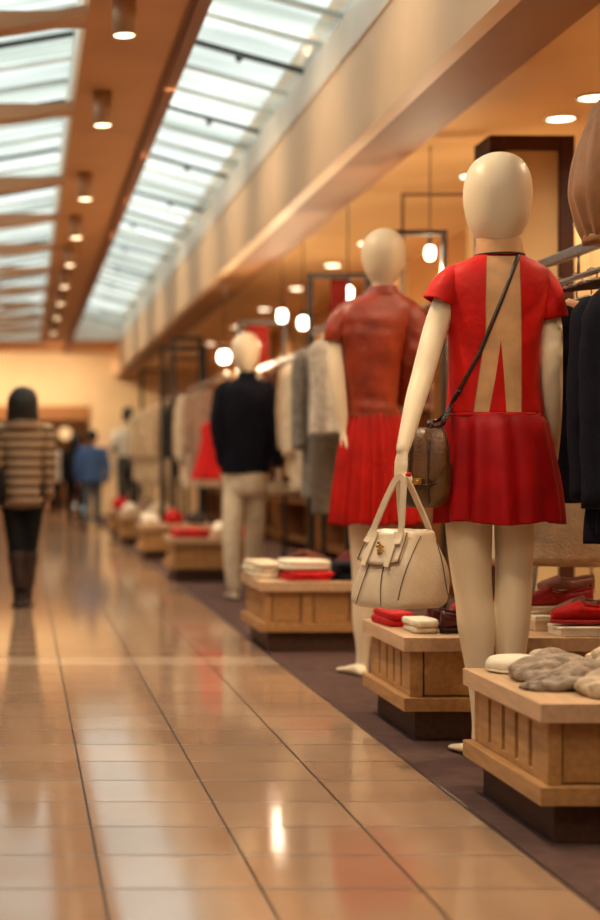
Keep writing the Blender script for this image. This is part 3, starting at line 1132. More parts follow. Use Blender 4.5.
# belts down the front
for u in (0.26, 0.74):
    build('belt', flat_ribbon(MB(), [hb_pt(t, u, 0, 0.018) for t in (0.97, 0.88, 0.78, 0.68, 0.60, 0.54)], 0.011, 0.002, -wb), M_BAG, hbag, smooth=False)
orn = MB()
oc = hb_pt(0.76, 0.5, 0, 0.02)
rng = random.Random(3)
for k in range(12):
    a = k * 2.4
    rr = 0.003 + 0.0011 * k
    orn.ball(oc + ub * (rr * math.cos(a)) + Vector((0, 0, 1)) * (rr * 1.3 * math.sin(a)) - wb * 0.001 * (k % 3), 0.0052, 7, 5)
build('ornament', orn, M_GOLD, hbag)
# two handles meet inside the curled fingers
grip = W(399, 478, YH + 0.075)
for fv, apex in ((-0.008, grip + Vector((0.0, -0.012, 0.0))), (0.103, grip + Vector((0.014, 0.008, 0.002)))):
    a0 = hb_pt(0.82, 0.16, fv, 0.012 if fv < 0 else -0.01)
    a1 = hb_pt(0.98, 0.18, fv, 0.008 if fv < 0 else -0.006)
    z0 = hb_pt(0.82, 0.86, fv, 0.012 if fv < 0 else -0.01)
    z1 = hb_pt(0.98, 0.82, fv, 0.008 if fv < 0 else -0.006)
    s1 = a1.lerp(apex, 0.55) - ub * 0.012
    s2 = z1.lerp(apex, 0.55) + ub * 0.012
    path = spline([a0, a1, s1, apex - ub * 0.016 + Vector((0, 0, -0.004)), apex + ub * 0.016 + Vector((0, 0, -0.004)), s2, z1, z0], 7)
    build('handle', flat_ribbon(MB(), path, 0.012, 0.0035, wb), M_BAG, hbag, bevel=0.0015)
build('charm', MB().ball(grip + Vector((0.02, -0.05, 0.012)), (0.010, 0.008, 0.008), 12, 8), M_REDC, hbag)

# --- second mannequin: rust jacket and red pleated skirt
Y2 = 7.6
body = MB()
HEAD2 = [(228.6, 379, 388, 0.02), (231, 373, 394, 0.05), (236, 367, 400, 0.085), (243, 363, 404, 0.105), (251, 361.8, 405.2, 0.115), (259, 362, 405, 0.113), (267, 364, 403, 0.105), (274, 366.5, 400.5, 0.09), (281, 371, 396, 0.07), (286, 374, 392, 0.06)]
body.loft(prings(dense(HEAD2, 2), Y2, 32))
body.loft(prings(dense([(276, 373, 393, 0.056), (286, 372, 393, 0.056), (295, 368, 396, 0.06), (302, 353, 402, 0.07), (312, 347, 404, 0.082), (340, 344, 400, 0.095), (375, 346, 396, 0.095), (410, 350, 393, 0.095), (440, 346, 400, 0.12), (480, 343, 402, 0.12), (505, 350, 398, 0.08)], 3), Y2, 28))
limb(body, [(361, 490, 15), (362, 530, 13.5), (363, 570, 11), (363, 600, 11), (363, 625, 10), (363, 650, 7), (362, 668, 6)], Y2, 18)
limb(body, [(386, 490, 15), (386, 530, 13.5), (385, 570, 11), (385, 600, 11), (385, 625, 10), (384, 650, 7), (384, 664, 6)], Y2 + 0.12, 18)
p = W(362, 670, Y2)
foot(body, p.x, p.y - 0.06, 0.0, 0.27, 0.1, -0.25)
p = W(384, 666, Y2 + 0.12)
foot(body, p.x, p.y - 0.05, 0.0, 0.27, 0.1, 0.15)
limb(body, [(348, 317, 7.5), (339, 332, 8.6), (336, 350, 9), (337, 375, 8.4, -0.02), (340, 400, 7.2, -0.03), (343, 422, 5.4, -0.03), (344, 432, 4.8, -0.03)], Y2, 16)
hand(body, W(344, 432, Y2 - 0.03), (0.05, 0, -1), (-0.95, -0.2, 0), (-0.2, 0.95, 0), 1.05, 0.35)
limb(body, [(402, 317, 7.5), (412.5, 336, 8.6, -0.02), (414, 356, 9, -0.02), (406, 385, 7.5, 0.06), (398, 404, 5.5, 0.12)], Y2, 16)
hand(body, W(397, 406, Y2 + 0.13), (-0.5, 0.3, -0.8), (0.6, -0.7, -0.2), (0.3, 0.6, 0.6), 1.05, 0.6)
BASE2 = Vector((W(374, 670, Y2).x, Y2, 0))
mq2 = thing('mannequin', 'ivory mannequin in rust satin jacket and red pleated skirt, second from the front', 'mannequin', BASE2, 'dressed shop mannequins')
build('body', None, M_IVORY, mq2, mesh=fuse(body, 0.006, BASE2, 6))
jk = MB().loft(prings(dense([(290, 368, 397, 0.066), (295, 362, 403, 0.075), (301, 346, 412, 0.088), (310, 337, 417, 0.105), (325, 335, 413, 0.122), (345, 338, 405, 0.128), (375, 343, 399, 0.122), (398, 346, 397, 0.116), (410, 346.5, 397, 0.12), (417, 345, 399, 0.127)], 5), Y2, 60, 2.2), False, False)
for i, p in enumerate(jk.v):
    d = Vector((p.x - BASE2.x, p.y - Y2, 0)).normalized()
    jk.v[i] = p + d * (0.006 * noise.noise(Vector((p.x * 4 + p.z * 6, p.y * 4, p.z * 16))) + 0.003 * noise.noise(p * 20))
jacket2 = build('jacket', jk, M_RUST, mq2, solid=0.004)
sleeve('sleeve', [(359, 305, 5), (351, 309, 9), (343.5, 317, 12), (338, 329, 12.5), (335.5, 342, 11)], Y2, M_RUST, jacket2, 0.006, 2)
sleeve('sleeve', [(396, 303, 6), (403, 307, 10.5), (412, 320, 14, -0.02), (415, 340, 14, -0.03), (414, 356, 13.5, -0.03), (409, 376, 12, 0.03), (403, 396, 10, 0.09), (399, 404, 8.5, 0.11)], Y2, M_RUST, jacket2, 0.012, 6)
build('collar', MB().loft(prings(dense([(296, 365, 400, 0.08), (291, 367, 398, 0.076), (286.5, 369, 396.5, 0.07)], 3), Y2, 36), False, False), M_RUST, jacket2, solid=0.006)
build('skirt', skirt_mesh([(409, 348, 397, 0.112), (418, 345, 401, 0.128), (435, 341, 406, 0.145), (465, 336, 411, 0.165), (500, 331, 416, 0.182), (524, 328.5, 418, 0.19)], Y2, 24, 0.11, 9, 240, 0.6), mat('red_pleated_cloth', 'ad150d', 0.5, 0.14, 7, 0.2, 30), mq2, solid=0.003)

# --- third mannequin: navy blazer and cream trousers
Y3 = 12.1
body = MB()
body.loft(prings(dense([(332.4, 243, 249, 0.02), (334, 239, 253, 0.05), (338, 234.5, 257, 0.085), (343, 232.3, 259.3, 0.105), (349, 231.4, 260, 0.115), (356, 232, 259.4, 0.11), (362, 234, 258, 0.1), (368, 237, 255, 0.08), (373, 240, 252, 0.06)], 2), Y3, 28))
body.loft(prings(dense([(366, 239.5, 252.5, 0.055), (374, 239, 253, 0.055), (380, 235, 257, 0.062), (386, 226, 265, 0.08), (400, 224, 266, 0.095), (430, 226, 264, 0.1), (455, 226, 266, 0.11), (475, 225, 267, 0.115), (484, 228, 264, 0.09)], 3), Y3, 24))
limb(body, [(234, 478, 8.5, 0.02), (232, 510, 8, -0.06), (231.5, 540, 7.0, -0.1), (233, 570, 6, -0.11), (235, 592, 4.5, -0.12)], Y3, 14)
limb(body, [(256, 478, 8.5), (255, 510, 8, 0.06), (254, 540, 7, 0.12), (253, 570, 6, 0.14), (252, 585, 4.5, 0.15)], Y3, 14)
p = W(235, 594, Y3 - 0.12)
foot(body, p.x, p.y - 0.06, 0.0, 0.28, 0.105, -0.1)
p = W(252, 590, Y3 + 0.15)
foot(body, p.x, p.y - 0.06, 0.0, 0.28, 0.105, 0.15)
limb(body, [(227, 393, 4.8), (219, 425, 4.8), (222, 455, 3.8), (223, 466, 3.2)], Y3, 12)
limb(body, [(264, 393, 4.8), (273, 425, 4.8, -0.035), (276, 458, 3.8, -0.05), (278, 468, 3.2, -0.05)], Y3, 12)
hand(body, W(223, 466, Y3), (0.05, 0.1, -1), (-0.95, -0.1, 0), (-0.1, 0.95, 0), 1.15, 0.4)
hand(body, W(278, 468, Y3 - 0.05), (0.15, 0, -1), (0.95, -0.2, 0), (0.2, 0.95, 0), 1.15, 0.4)
BASE3 = Vector((W(243, 590, Y3).x, Y3, 0))
mq3 = thing('mannequin', 'blurred ivory mannequin in a navy blazer and cream trousers, third from the front', 'mannequin', BASE3, 'dressed shop mannequins')
build('body', None, M_IVORY, mq3, mesh=fuse(body, 0.008, BASE3, 5))
jk = MB().loft(prings(dense([(376, 239, 254, 0.07), (380, 232, 261, 0.08), (384, 224, 268, 0.095), (392, 219.5, 271, 0.115), (410, 219, 271, 0.125), (440, 221, 269, 0.125), (460, 220, 270, 0.13), (473, 221, 269.5, 0.135)], 5), Y3, 48, 2.3), False, False).wobble(0.012, 6, 3)
jacket3 = build('blazer', jk, M_NAVY, mq3, solid=0.006)
sleeve('sleeve', [(229, 384, 5), (223, 390, 8), (218.5, 410, 8), (217.5, 430, 7.5), (221, 452, 6.6), (223, 465, 6)], Y3, M_NAVY, jacket3, 0.012, 4, 20)
sleeve('sleeve', [(263, 384, 5), (268, 390, 8), (272, 410, 8, -0.03), (274.5, 432, 7.5, -0.04), (276.5, 455, 6.4, -0.05), (278, 467, 5.8, -0.05)], Y3, M_NAVY, jacket3, 0.012, 5, 20)
build('collar', MB().loft(prings([(379, 236, 257, 0.085), (375, 237.5, 255.5, 0.078), (371.5, 238.5, 254.5, 0.07)], Y3, 28), False, False), M_NAVY, jacket3, solid=0.008)
tr = MB()
tr.loft(prings(dense([(464, 225, 267, 0.118), (475, 223.5, 269, 0.13), (490, 223, 268, 0.125), (496, 225, 266, 0.1)], 3), Y3, 28))
limb(tr, [(234, 484, 10.8, 0.02), (232.5, 515, 10.4, -0.06), (232, 545, 9.4, -0.1), (233, 575, 8.2, -0.11), (234.5, 588, 7.4, -0.12)], Y3, 18)
limb(tr, [(256, 484, 10.8), (255.5, 515, 10.4, 0.06), (254, 545, 9.4, 0.12), (253, 572, 8.2, 0.14), (252.5, 583, 7.4, 0.15)], Y3, 18)
build('trousers', None, M_CREAMC, mq3, mesh=fuse(tr, 0.012, BASE3, 4))


# ------------------------------------------------------------------ people
def person(x, y, h, label, top_m, leg_m, shoe_m, hair_m, hair_len=0.02, wide=1.0, hem=0.47, stride=0.0, foot_x=0.05, arms=(0.0, 0.0), group=None, boots=None, hood=False, facing=0.0, name='person', head_r=1.0):
    body = MB()
    o = Vector((x, y, 0))

    def P(a, b, c):
        return o + Vector((a * h, b * h, c * h))

    def R(c, a, b, n=24, p=2.0, dy=0):
        return hring(o + Vector((0, dy * h, c * h)), a * h, b * h, n, p)
    # head with brow, nose, chin and ears, looking along +Y
    hr = head_r
    hd = [(0.868, 0.026, 0.034), (0.878, 0.034, 0.044), (0.895, 0.041, 0.052), (0.92, 0.045, 0.058), (0.945, 0.047, 0.061), (0.968, 0.044, 0.057), (0.985, 0.034, 0.045), (0.995, 0.02, 0.028), (0.999, 0.008, 0.01)]
    body.loft([R(c, a * hr, b * hr, 24) for c, a, b in hd])
    body.tube([P(0, 0.056, 0.945), P(0, 0.063, 0.925), P(0, 0.068, 0.912), P(0, 0.056, 0.905)], [0.004 * h, 0.006 * h, 0.009 * h, 0.006 * h], 8)
    body.tube([P(-0.015, 0.052, 0.892), P(0, 0.056, 0.891), P(0.015, 0.052, 0.892)], 0.004 * h, 6)
    for s in (-1, 1):
        body.ball(P(s * 0.047, -0.002, 0.925), (0.006 * h, 0.012 * h, 0.018 * h), 8, 6)
        body.ball(P(s * 0.018, 0.05, 0.937), (0.009 * h, 0.006 * h, 0.006 * h), 8, 6)
    body.loft([R(0.80, 0.045, 0.04), R(0.83, 0.032, 0.034), R(0.88, 0.03, 0.034)])
    tw = [(0.47, 0.07, 0.05), (0.50, 0.092, 0.064), (0.55, 0.09, 0.06), (0.62, 0.075, 0.053), (0.70, 0.088, 0.06), (0.76, 0.098, 0.062), (0.80, 0.098, 0.055), (0.825, 0.06, 0.042)]
    body.loft([R(c, a, b, 24, 2.3) for c, a, b in tw])
    hands = []
    legs = []
    for s in (-1, 1):
        st = stride * s
        lg = [P(s * 0.05, 0, 0.49), P(s * (0.05 + foot_x) / 2 * 1.0, st * 0.5 + 0.012, 0.275), P(s * foot_x, st - 0.01, 0.05)]
        legs.append((s, lg, st))
        body.tube(spline(lg, 5), [(0.05 - 0.017 * min(1, i / 5) - 0.013 * max(0, (i - 5) / 5)) * h for i in range(11)], 16, round_end=True)
        foot(body, lg[2].x, lg[2].y - 0.03 * h, 0.012, 0.145 * h, 0.055 * h, s * 0.1)
        sw = arms[0 if s < 0 else 1]
        ar = [P(s * 0.105, 0, 0.795), P(s * 0.13 * wide, -0.012 + sw * 0.4, 0.64), P(s * 0.128 * wide, 0.01 + sw, 0.495)]
        hands.append((s, ar))
        body.tube(spline(ar, 5), [(0.029 - 0.013 * i / 10) * h for i in range(11)], 14, round_end=True)
        d = (ar[2] - ar[1]).normalized()
        hand(body, ar[2], d, (s, -0.1, 0), (0, 1, 0), h / 1.72, 0.45, 6)
    root = thing(name, label, 'person', o, group)
    build('body', None, M_SKIN, root, mesh=fuse(body, 0.0085 * h / 1.6, o, 3))
    # trousers
    tr = MB()
    tr.loft([R(c, a * 1.06, b * 1.1, 24, 2.3) for c, a, b in tw[:4]])
    for s, lg, st in legs:
        tr.tube(spline(lg, 5), [(0.056 - 0.017 * min(1, i / 5) - 0.010 * max(0, (i - 5) / 5)) * h for i in range(11)], 16)
    build('trousers', None, leg_m, root, mesh=fuse(tr, 0.011 * h / 1.6, o, 3))
    sh = MB()
    for s, lg, st in legs:
        if boots:
            a, b = lg[1].lerp(lg[2], 0.12), lg[2]
            sh.tube(spline([a, a.lerp(b, 0.5), b + Vector((0, 0, -0.02 * h))], 4), [0.0425 * h] * 3 + [0.039 * h] * 3 + [0.031 * h] * 3, 16)
        foot(sh, lg[2].x, lg[2].y - 0.04 * h, 0.0, 0.165 * h, 0.07 * h, s * 0.1, 0.0)
    for k, pm in enumerate((0, 1)):
        half = MB()
        n0 = len(sh.v) // 2
        half.v = sh.v[k * n0:(k + 1) * n0]
        half.f = [tuple(i - k * n0 for i in f) for f in sh.f if all(k * n0 <= i < (k + 1) * n0 for i in f)]
        build('boot' if boots else 'shoe', None, shoe_m, root, mesh=fuse(half, 0.008, o, 3))
    # upper garment with sleeves
    tp = MB()
    rows = [(hem, 0.105 * wide, 0.078), (hem + 0.05, 0.103 * wide, 0.077), (0.6, 0.097 * wide, 0.073), (0.70, 0.102 * wide, 0.076), (0.77, 0.114 * max(wide, 1), 0.074), (0.805, 0.104 * max(wide, 1), 0.064), (0.83, 0.062, 0.052), (0.845, 0.045, 0.046)]
    tp.loft([R(c, a, b, 32, 2.3) for c, a, b in rows], False, False)
    sl = []
    for s, ar in hands:
        a = [ar[0], ar[1], ar[1].lerp(ar[2], 0.92)]
        s_ = MB().tube(spline(a, 6), [(0.044 - 0.017 * i / 12) * max(1, wide) ** 0.5 * h for i in range(13)], 18, cap=True, round_end=True)
        sl.append(s_)
    tp.wobble(0.008 * h, 7, x + y)
    tpo = build('jacket' if hood else 'shirt', tp, top_m, root, solid=0.004)
    for s_ in sl:
        build('sleeve', s_, top_m, tpo)
    if hood:
        hb = MB()
        hb.loft([R(0.80, 0.075, 0.06, 24, 2, -0.02), R(0.82, 0.085, 0.07, 24, 2, -0.025), R(0.845, 0.075, 0.068, 24, 2, -0.025), R(0.862, 0.058, 0.055, 24, 2, -0.02)], True, True)
        build('hood', hb.wobble(0.01, 9, 3), top_m, tpo)
    # hair
    hm = MB()
    rings = []
    low = 0.90 - hair_len
    m = 16
    for k in range(m + 1):
        c = 1.006 - (1.006 - low) * (k / m)
        tt = max(0.0, min(1.0, (1.006 - c) / 0.075))
        rd = math.sqrt(max(0.0, 1 - (1 - tt) ** 2))
        a = 0.053 * rd * hr + 0.003
        b = 0.062 * rd * hr + 0.003
        if c < 0.9:
            kk = (0.9 - c) / max(0.001, 0.9 - low)
            a *= 1 + 0.06 * kk
            b *= 1 - 0.30 * kk
        dy = -0.012 - (0.02 if c < 0.945 else 0.0)
        rings.append(R(c, a, b * (0.78 if c < 0.945 else 1), 24, 2, dy))
    hm.loft(rings)
    build('hair', hm.wobble(0.005 * h, 12, 4), hair_m, root)
    return root


def puffer_material():
    m = bpy.data.materials.new('striped_puffer')
    m.use_nodes = True
    nt = m.node_tree
    b = nt.nodes['Principled BSDF']
    b.inputs['Roughness'].default_value = 0.6
    tc = nt.nodes.new('ShaderNodeTexCoord')
    sp = nt.nodes.new('ShaderNodeSeparateXYZ')
    nt.links.new(tc.outputs['Object'], sp.inputs[0])
    s = math_node(nt, 'SINE', math_node(nt, 'MULTIPLY', sp.outputs[2], 2 * PI / 0.066))
    s = math_node(nt, 'ADD', math_node(nt, 'MULTIPLY', s, 0.5), 0.5)
    c = mix_col(nt, s, lin('6b5039'), lin('a08262'))
    nt.links.new(c, b.inputs['Base Color'])
    bp = nt.nodes.new('ShaderNodeBump')
    bp.inputs['Strength'].default_value = 0.8
    bp.inputs['Distance'].default_value = 0.02
    nt.links.new(s, bp.inputs['Height'])
    nt.links.new(bp.outputs['Normal'], b.inputs['Normal'])
    return m


woman = person(0.005, 11.3, 1.55, 'woman with black hair walking away in a striped beige puffer jacket and tall boots', puffer_material(), M_BLACK, M_BOOT, M_HAIR, hair_len=0.095, wide=0.9, hem=0.45, stride=0.03, foot_x=0.012, arms=(0.02, 0.03), boots=True, hood=True, head_r=1.25)
hp = Vector((-0.185, 11.22, 0.86))
sb2 = thing('shoulder_bag', 'dark bag carried at the left side of the woman in the puffer jacket', 'bag', hp)
build('bag_body', MB().loft([hring((hp.x, hp.y - 0.02, hp.z + z), a, b, 20, 3.5) for z, a, b in ((-0.13, 0.06, 0.14), (-0.12, 0.07, 0.155), (0, 0.07, 0.15), (0.1, 0.05, 0.13), (0.12, 0.03, 0.12))]), M_BLACK, sb2)
build('strap', flat_ribbon(MB(), spline([hp + Vector((0, -0.11, 0.1)), hp + Vector((0.01, -0.10, 0.25)), hp + Vector((0.045, -0.02, 0.41)), hp + Vector((0.01, 0.1, 0.25)), hp + Vector((0, 0.09, 0.1))], 5), 0.014, 0.003, Vector((-1, 0, 0.2))), M_BLACK, sb2)
person(1.06, 24.2, 1.53, 'blurred person in a blue shirt and grey trousers walking away along the shop fronts', M_BLUEC, mat('slate_trousers', '55565c', 0.8, 0.1), M_BLACK, M_HAIR, hair_len=0.0, wide=1.1, stride=0.05, arms=(0.04, -0.03))
person(0.84, 25.4, 1.5, 'blurred person in black clothes walking just left of the person in blue', M_BLACK, M_BLACK, M_BLACK, M_HAIR, hair_len=0.07, wide=0.9, stride=-0.05)
person(0.58, 29.0, 1.5, 'distant blurred person in a white top beyond the woman in the puffer jacket', M_WOOL_W, M_BLACK, M_BLACK, M_HAIR, hair_len=0.02)
person(0.05, 35.5, 1.5, 'tiny blurred person in beige standing beyond the far archway', M_BEIGE, M_BROWNC, M_BLACK, M_HAIR, hair_len=0.05)


# far mannequin with a dark wig
def far_mannequin():
    x, y, s = 1.66, 25.0, 1.9
    o = Vector((x, y, 0))
    body = MB()

    def R(c, a, b):
        return hring(o + Vector((0, 0, c * s)), a * s, b * s, 20)
    body.loft([R(c, a, b) for c, a, b in ((0.86, 0.025, 0.03), (0.89, 0.038, 0.046), (0.93, 0.046, 0.056), (0.965, 0.044, 0.053), (0.99, 0.025, 0.03), (0.998, 0.01, 0.012))])
    body.loft([R(0.80, 0.04, 0.04), R(0.88, 0.028, 0.03)])
    body.loft([R(c, a, b) for c, a, b in ((0.46, 0.07, 0.05), (0.52, 0.09, 0.06), (0.62, 0.07, 0.05), (0.74, 0.09, 0.06), (0.81, 0.09, 0.05), (0.83, 0.05, 0.04))])
    for k in (-1, 1):
        body.tube([o + Vector((k * a * s, 0, c * s)) for a, c in ((0.048, 0.5), (0.045, 0.28), (0.04, 0.04))], [0.05 * s, 0.035 * s, 0.02 * s], 14, round_end=True)
        foot(body, x + k * 0.04 * s, y - 0.05, 0.0, 0.26, 0.1, k * 0.1)
        body.tube([o + Vector((k * a * s, 0, c * s)) for a, c in ((0.1, 0.79), (0.125, 0.63), (0.13, 0.49))], [0.028 * s, 0.022 * s, 0.016 * s], 12, round_end=True)
        hand(body, o + Vector((k * 0.13 * s, 0, 0.48 * s)), (0, 0, -1), (k, 0, 0), (0, 1, 0), 1.1, 0.4, 6)
    t = thing('mannequin', 'farthest blurred mannequin with black hair and a short white top by the shop fronts', 'mannequin', o, 'dressed shop mannequins')
    build('body', None, M_IVORY, t, mesh=fuse(body, 0.012, o, 4))
    tp = MB().loft([R(c, a, b) for c, a, b in ((0.60, 0.09, 0.07), (0.70, 0.1, 0.072), (0.79, 0.105, 0.066), (0.83, 0.055, 0.05))], False, False)
    for k in (-1, 1):
        tp.tube([o + Vector((k * a * s, 0, c * s)) for a, c in ((0.09, 0.80), (0.118, 0.70), (0.126, 0.63))], [0.04 * s, 0.04 * s, 0.034 * s], 14)
    build('top', tp, M_WOOL_W, t)
    tr = MB().loft([R(c, a, b) for c, a, b in ((0.45, 0.09, 0.066), (0.52, 0.1, 0.07), (0.61, 0.085, 0.064))])
    for k in (-1, 1):
        tr.tube([o + Vector((k * a * s, 0, c * s)) for a, c in ((0.048, 0.5), (0.046, 0.28), (0.044, 0.06))], [0.054 * s, 0.042 * s, 0.034 * s], 14)
    build('trousers', tr, M_DGREY, t)
    build('hair', MB().loft([R(c, a, b) for c, a, b in ((0.89, 0.045, 0.05), (0.93, 0.052, 0.06), (0.97, 0.05, 0.06), (0.998, 0.03, 0.036), (1.006, 0.01, 0.012))]), M_HAIR, t)


far_mannequin()


# ------------------------------------------------------------------ racks and hanging clothes
def rack(label, x, y0, y1, zt, zr=None, hooks=0):
    t = thing('clothes_rack', label, 'clothes rack', (x, (y0 + y1) / 2, 0), 'metal clothes racks along the shop front')
    build('top_rail', MB().span((x - 0.013, y0, zt - 0.022), (x + 0.013, y1, zt + 0.018)), M_STEEL, t, bevel=0.006)
    if zr:
        build('hanging_rail', MB().tube([(x, y0 + 0.02, zr), (x, y1 - 0.02, zr)], 0.011, 12), M_STEEL, t)
        ln = MB()
        for y in (y0 + 0.06, (y0 + y1) / 2, y1 - 0.06):
            ln.tube([(x, y, zr), (x, y, zt - 0.015)], 0.006, 8)
        build('hanger_link', ln, M_STEEL, t)
    for y in (y0, y1):
        build('post', MB().span((x - 0.016, y - 0.016, 0.02), (x + 0.016, y + 0.016, zt)), M_IRON, t, bevel=0.003)
        build('foot', MB().span((x - 0.02, y - 0.02, 0), (x + 0.34, y + 0.02, 0.025)).span((x - 0.06, y - 0.02, 0), (x, y + 0.02, 0.0249)), M_IRON, t, bevel=0.003)
    return t


def hang_pt(o, rz, a, b, c):
    return o + Vector((a * math.cos(rz) - b * math.sin(rz), a * math.sin(rz) + b * math.cos(rz), c))


def garment(name, label, cat, o, length, width, material, sleeve_len=0.0, flare=0.0, rz=0.0, thick=0.055, collar=None, seed=1, group=None, pleat=0.0, sleeve_m=None, hook=True, zrail=None, xr=1.985, n=40, detail=True, buttons=False, lining=None):
    """a garment hanging from shoulder height o (at the neck); width runs along X turned by rz"""
    o = Vector(o)
    hw = width / 2
    rows = [(0.012, 0.16, 0.5), (0.0, 0.24, 0.62), (-0.012, 0.42, 0.75), (-0.035, 0.72, 0.85), (-0.06, 0.93, 0.92), (-0.1, 1.0, 1.0), (-0.2, 0.95, 1.1), (-length * 0.5, 0.9 + flare * 0.3, 1.15), (-length * 0.75, 0.93 + flare * 0.65, 1.2), (-length * 0.92, 0.96 + flare * 0.9, 1.25), (-length, 0.97 + flare, 1.25)]
    rows = [(z, a, b, 0, 0) for z, a, b in rows]
    rings = []
    rr = dense(rows, 3)
    for z, a, b, *_ in rr:
        tt = max(0, -z / length)
        ring = []
        for k in range(n):
            th = 2 * PI * k / n
            ct, st = math.cos(th), math.sin(th)
            f_ = 1 + pleat * tt * math.sin(th * 9 + seed)
            u = hw * a * math.copysign(abs(ct) ** 0.8, ct) * (1 + 0.3 * pleat * tt * math.sin(th * 7))
            v = thick * b * math.copysign(abs(st) ** 0.8, st) * f_
            v += 0.012 * tt * noise.noise(Vector((u * 14 + seed * 5, z * 3, seed)))
            ring.append(hang_pt(o, rz, u, v, z))
        rings.append(ring)
    mb = MB().loft(rings, True, True)
    mb.wobble(0.007, 9, seed)
    root = build(name, mb, material, None, org=o - Vector((0, 0, length)))
    tag(root, label, cat, group)
    if sleeve_len:
        for s in (-1, 1):
            p = [hang_pt(o, rz, s * a * hw, b, z) for a, b, z in ((0.82, 0, -0.06), (1.0, 0.0, -0.12), (1.10, -0.012, -0.12 - sleeve_len * 0.45), (1.10, -0.03, -0.10 - sleeve_len))]
            m2 = MB().tube(spline(p, 5), [(0.04 + 0.018 * min(1, i / 5) - 0.014 * i / 15, 0.036 + 0.01 * min(1, i / 5)) for i in range(16)], 18)
            m2.wobble(0.008, 14, seed + s)
            build('sleeve', m2, sleeve_m or material, root)
    if detail:
        cr = MB()
        pts_ = [hang_pt(o, rz, 0.085 * math.cos(a), 0.045 * math.sin(a), -0.006 - 0.02 * max(0, -math.sin(a))) for a in [2 * PI * k / 20 for k in range(21)]]
        cr.tube(pts_, (0.011, 0.018), 8, up=(0, 0, 1))
        build('collar', cr, collar or material, root)
    if buttons:
        bt = MB()
        for k in range(4):
            bt.ball(hang_pt(o, rz, 0.01, -thick * 1.16, -0.2 - k * 0.11), (0.009, 0.005, 0.009), 8, 5)
        build('buttons', bt, M_GOLD, root)
    if hook and zrail:
        rc, zz_ = (xr - o.x) / math.cos(rz), zrail - o.z
        q = [hang_pt(o, rz, a, b, z) for a, b, z in ((0, 0, 0.0), (rc, 0, zz_ - 0.04), (rc + 0.024, 0, zz_ - 0.024), (rc + 0.026, 0, zz_ + 0.014), (rc, 0, zz_ + 0.03), (rc - 0.026, 0, zz_ + 0.02))]
        build('hook', MB().tube(spline(q, 4), 0.003, 6), M_STEEL, root)
    return root


XN = 2.04
XR = 1.985
ZT, ZR = 1.768 + 0.02, 1.69
rack('brushed steel clothes rack with dark jackets, nearest at the right edge', XN, 4.99, 6.74, ZT, ZR)
G1 = 'garments on the nearest rack'
near = [(5.08, 'navy', 'dark navy jacket with a tan collar lining, nearest hanging on the right rack'),
        (5.22, 'navy2', 'long dark navy jacket hanging second on the nearest rack'),
        (5.73, 'navy3', 'dark navy jacket hanging third on the nearest rack, tan collar showing'),
        (5.88, 'grey', 'charcoal jacket hanging fourth on the nearest rack'),
        (6.07, 'cream', 'cream blouse hanging behind the dark jackets on the nearest rack'),
        (6.28, 'cream2', 'beige blouse hanging last on the nearest rack')]
spec = {'navy': (0.80, 0.42, M_NAVY, 0.62, 0.06, 0.04), 'navy2': (0.84, 0.40, M_NAVY, 0.6, 0.05, 0.03), 'navy3': (0.72, 0.42, M_NAVY, 0.55, 0.05, 0.06),
        'grey': (0.70, 0.42, mat('charcoal_wool', '131118', 0.85, 0.15, 30, 0.3, 120), 0.55, 0.03, 0.0), 'cream': (0.95, 0.5, M_CREAMC, 0.5, 0.1, 0.08), 'cream2': (0.98, 0.48, M_BEIGE, 0.5, 0.1, -0.05)}
for i, (y, k, lab) in enumerate(near):
    L, wd, m_, sl_, fl_, rz = spec[k]
    g = garment('jacket' if 'jacket' in lab else 'blouse', lab, 'jacket' if 'jacket' in lab else 'blouse', (XN, y, 1.585), L, wd, m_, sl_, fl_, rz, 0.042, M_TAN if k in ('navy', 'navy3') else None, i + 1, G1, 0.05, zrail=None, hook=False, buttons=k == 'navy')
    hg = thing('clothes_hanger', 'steel hanger holding the ' + lab.split(',')[0].replace(' hanging', '').replace(' last', '')[:60], 'hanger', (XN, y, 1.6), 'hangers on the nearest rack')
    hook = [Vector((XN + a, y, z)) for a, z in ((0, 1.605), (0, 1.65), (0.018, 1.672), (0.018, 1.697), (0.0, 1.7065), (-0.017, 1.697))]
    build('hook', MB().tube(spline(hook, 4), 0.003, 6), M_STEEL, hg)
    build('shoulder_bar', MB().tube(spline([hang_pt(Vector((XN, y, 0)), rz, a, 0, z) for a, z in ((-0.17, 1.545), (-0.08, 1.582), (0, 1.606), (0.08, 1.582), (0.17, 1.545))], 4), 0.006, 8), M_STEEL, hg)
# spare empty hangers crowding the rail
for k in range(9):
    y = 5.22 + 0.043 * k + (0.02 if k % 2 else 0)
    hg = thing('clothes_hanger', 'empty steel hanger crowded among others on the nearest rack rail', 'hanger', (XN, y, 1.62), 'spare hangers on the nearest rack')
    hook = [Vector((XN + a, y, z)) for a, z in ((0, 1.615), (0, 1.65), (0.018, 1.674), (0.018, 1.697), (0.0, 1.7065), (-0.017, 1.697))]
    build('hook', MB().tube(spline(hook, 4), 0.003, 6), M_STEEL, hg)
    build('shoulder_bar', MB().tube(spline([Vector((XN + a, y + 0.012 * math.copysign(1, a) * abs(a) * 5, z)) for a, z in ((-0.2, 1.60), (-0.1, 1.612), (0, 1.62), (0.1, 1.612), (0.2, 1.60))], 4), 0.007, 8), M_STEEL, hg)

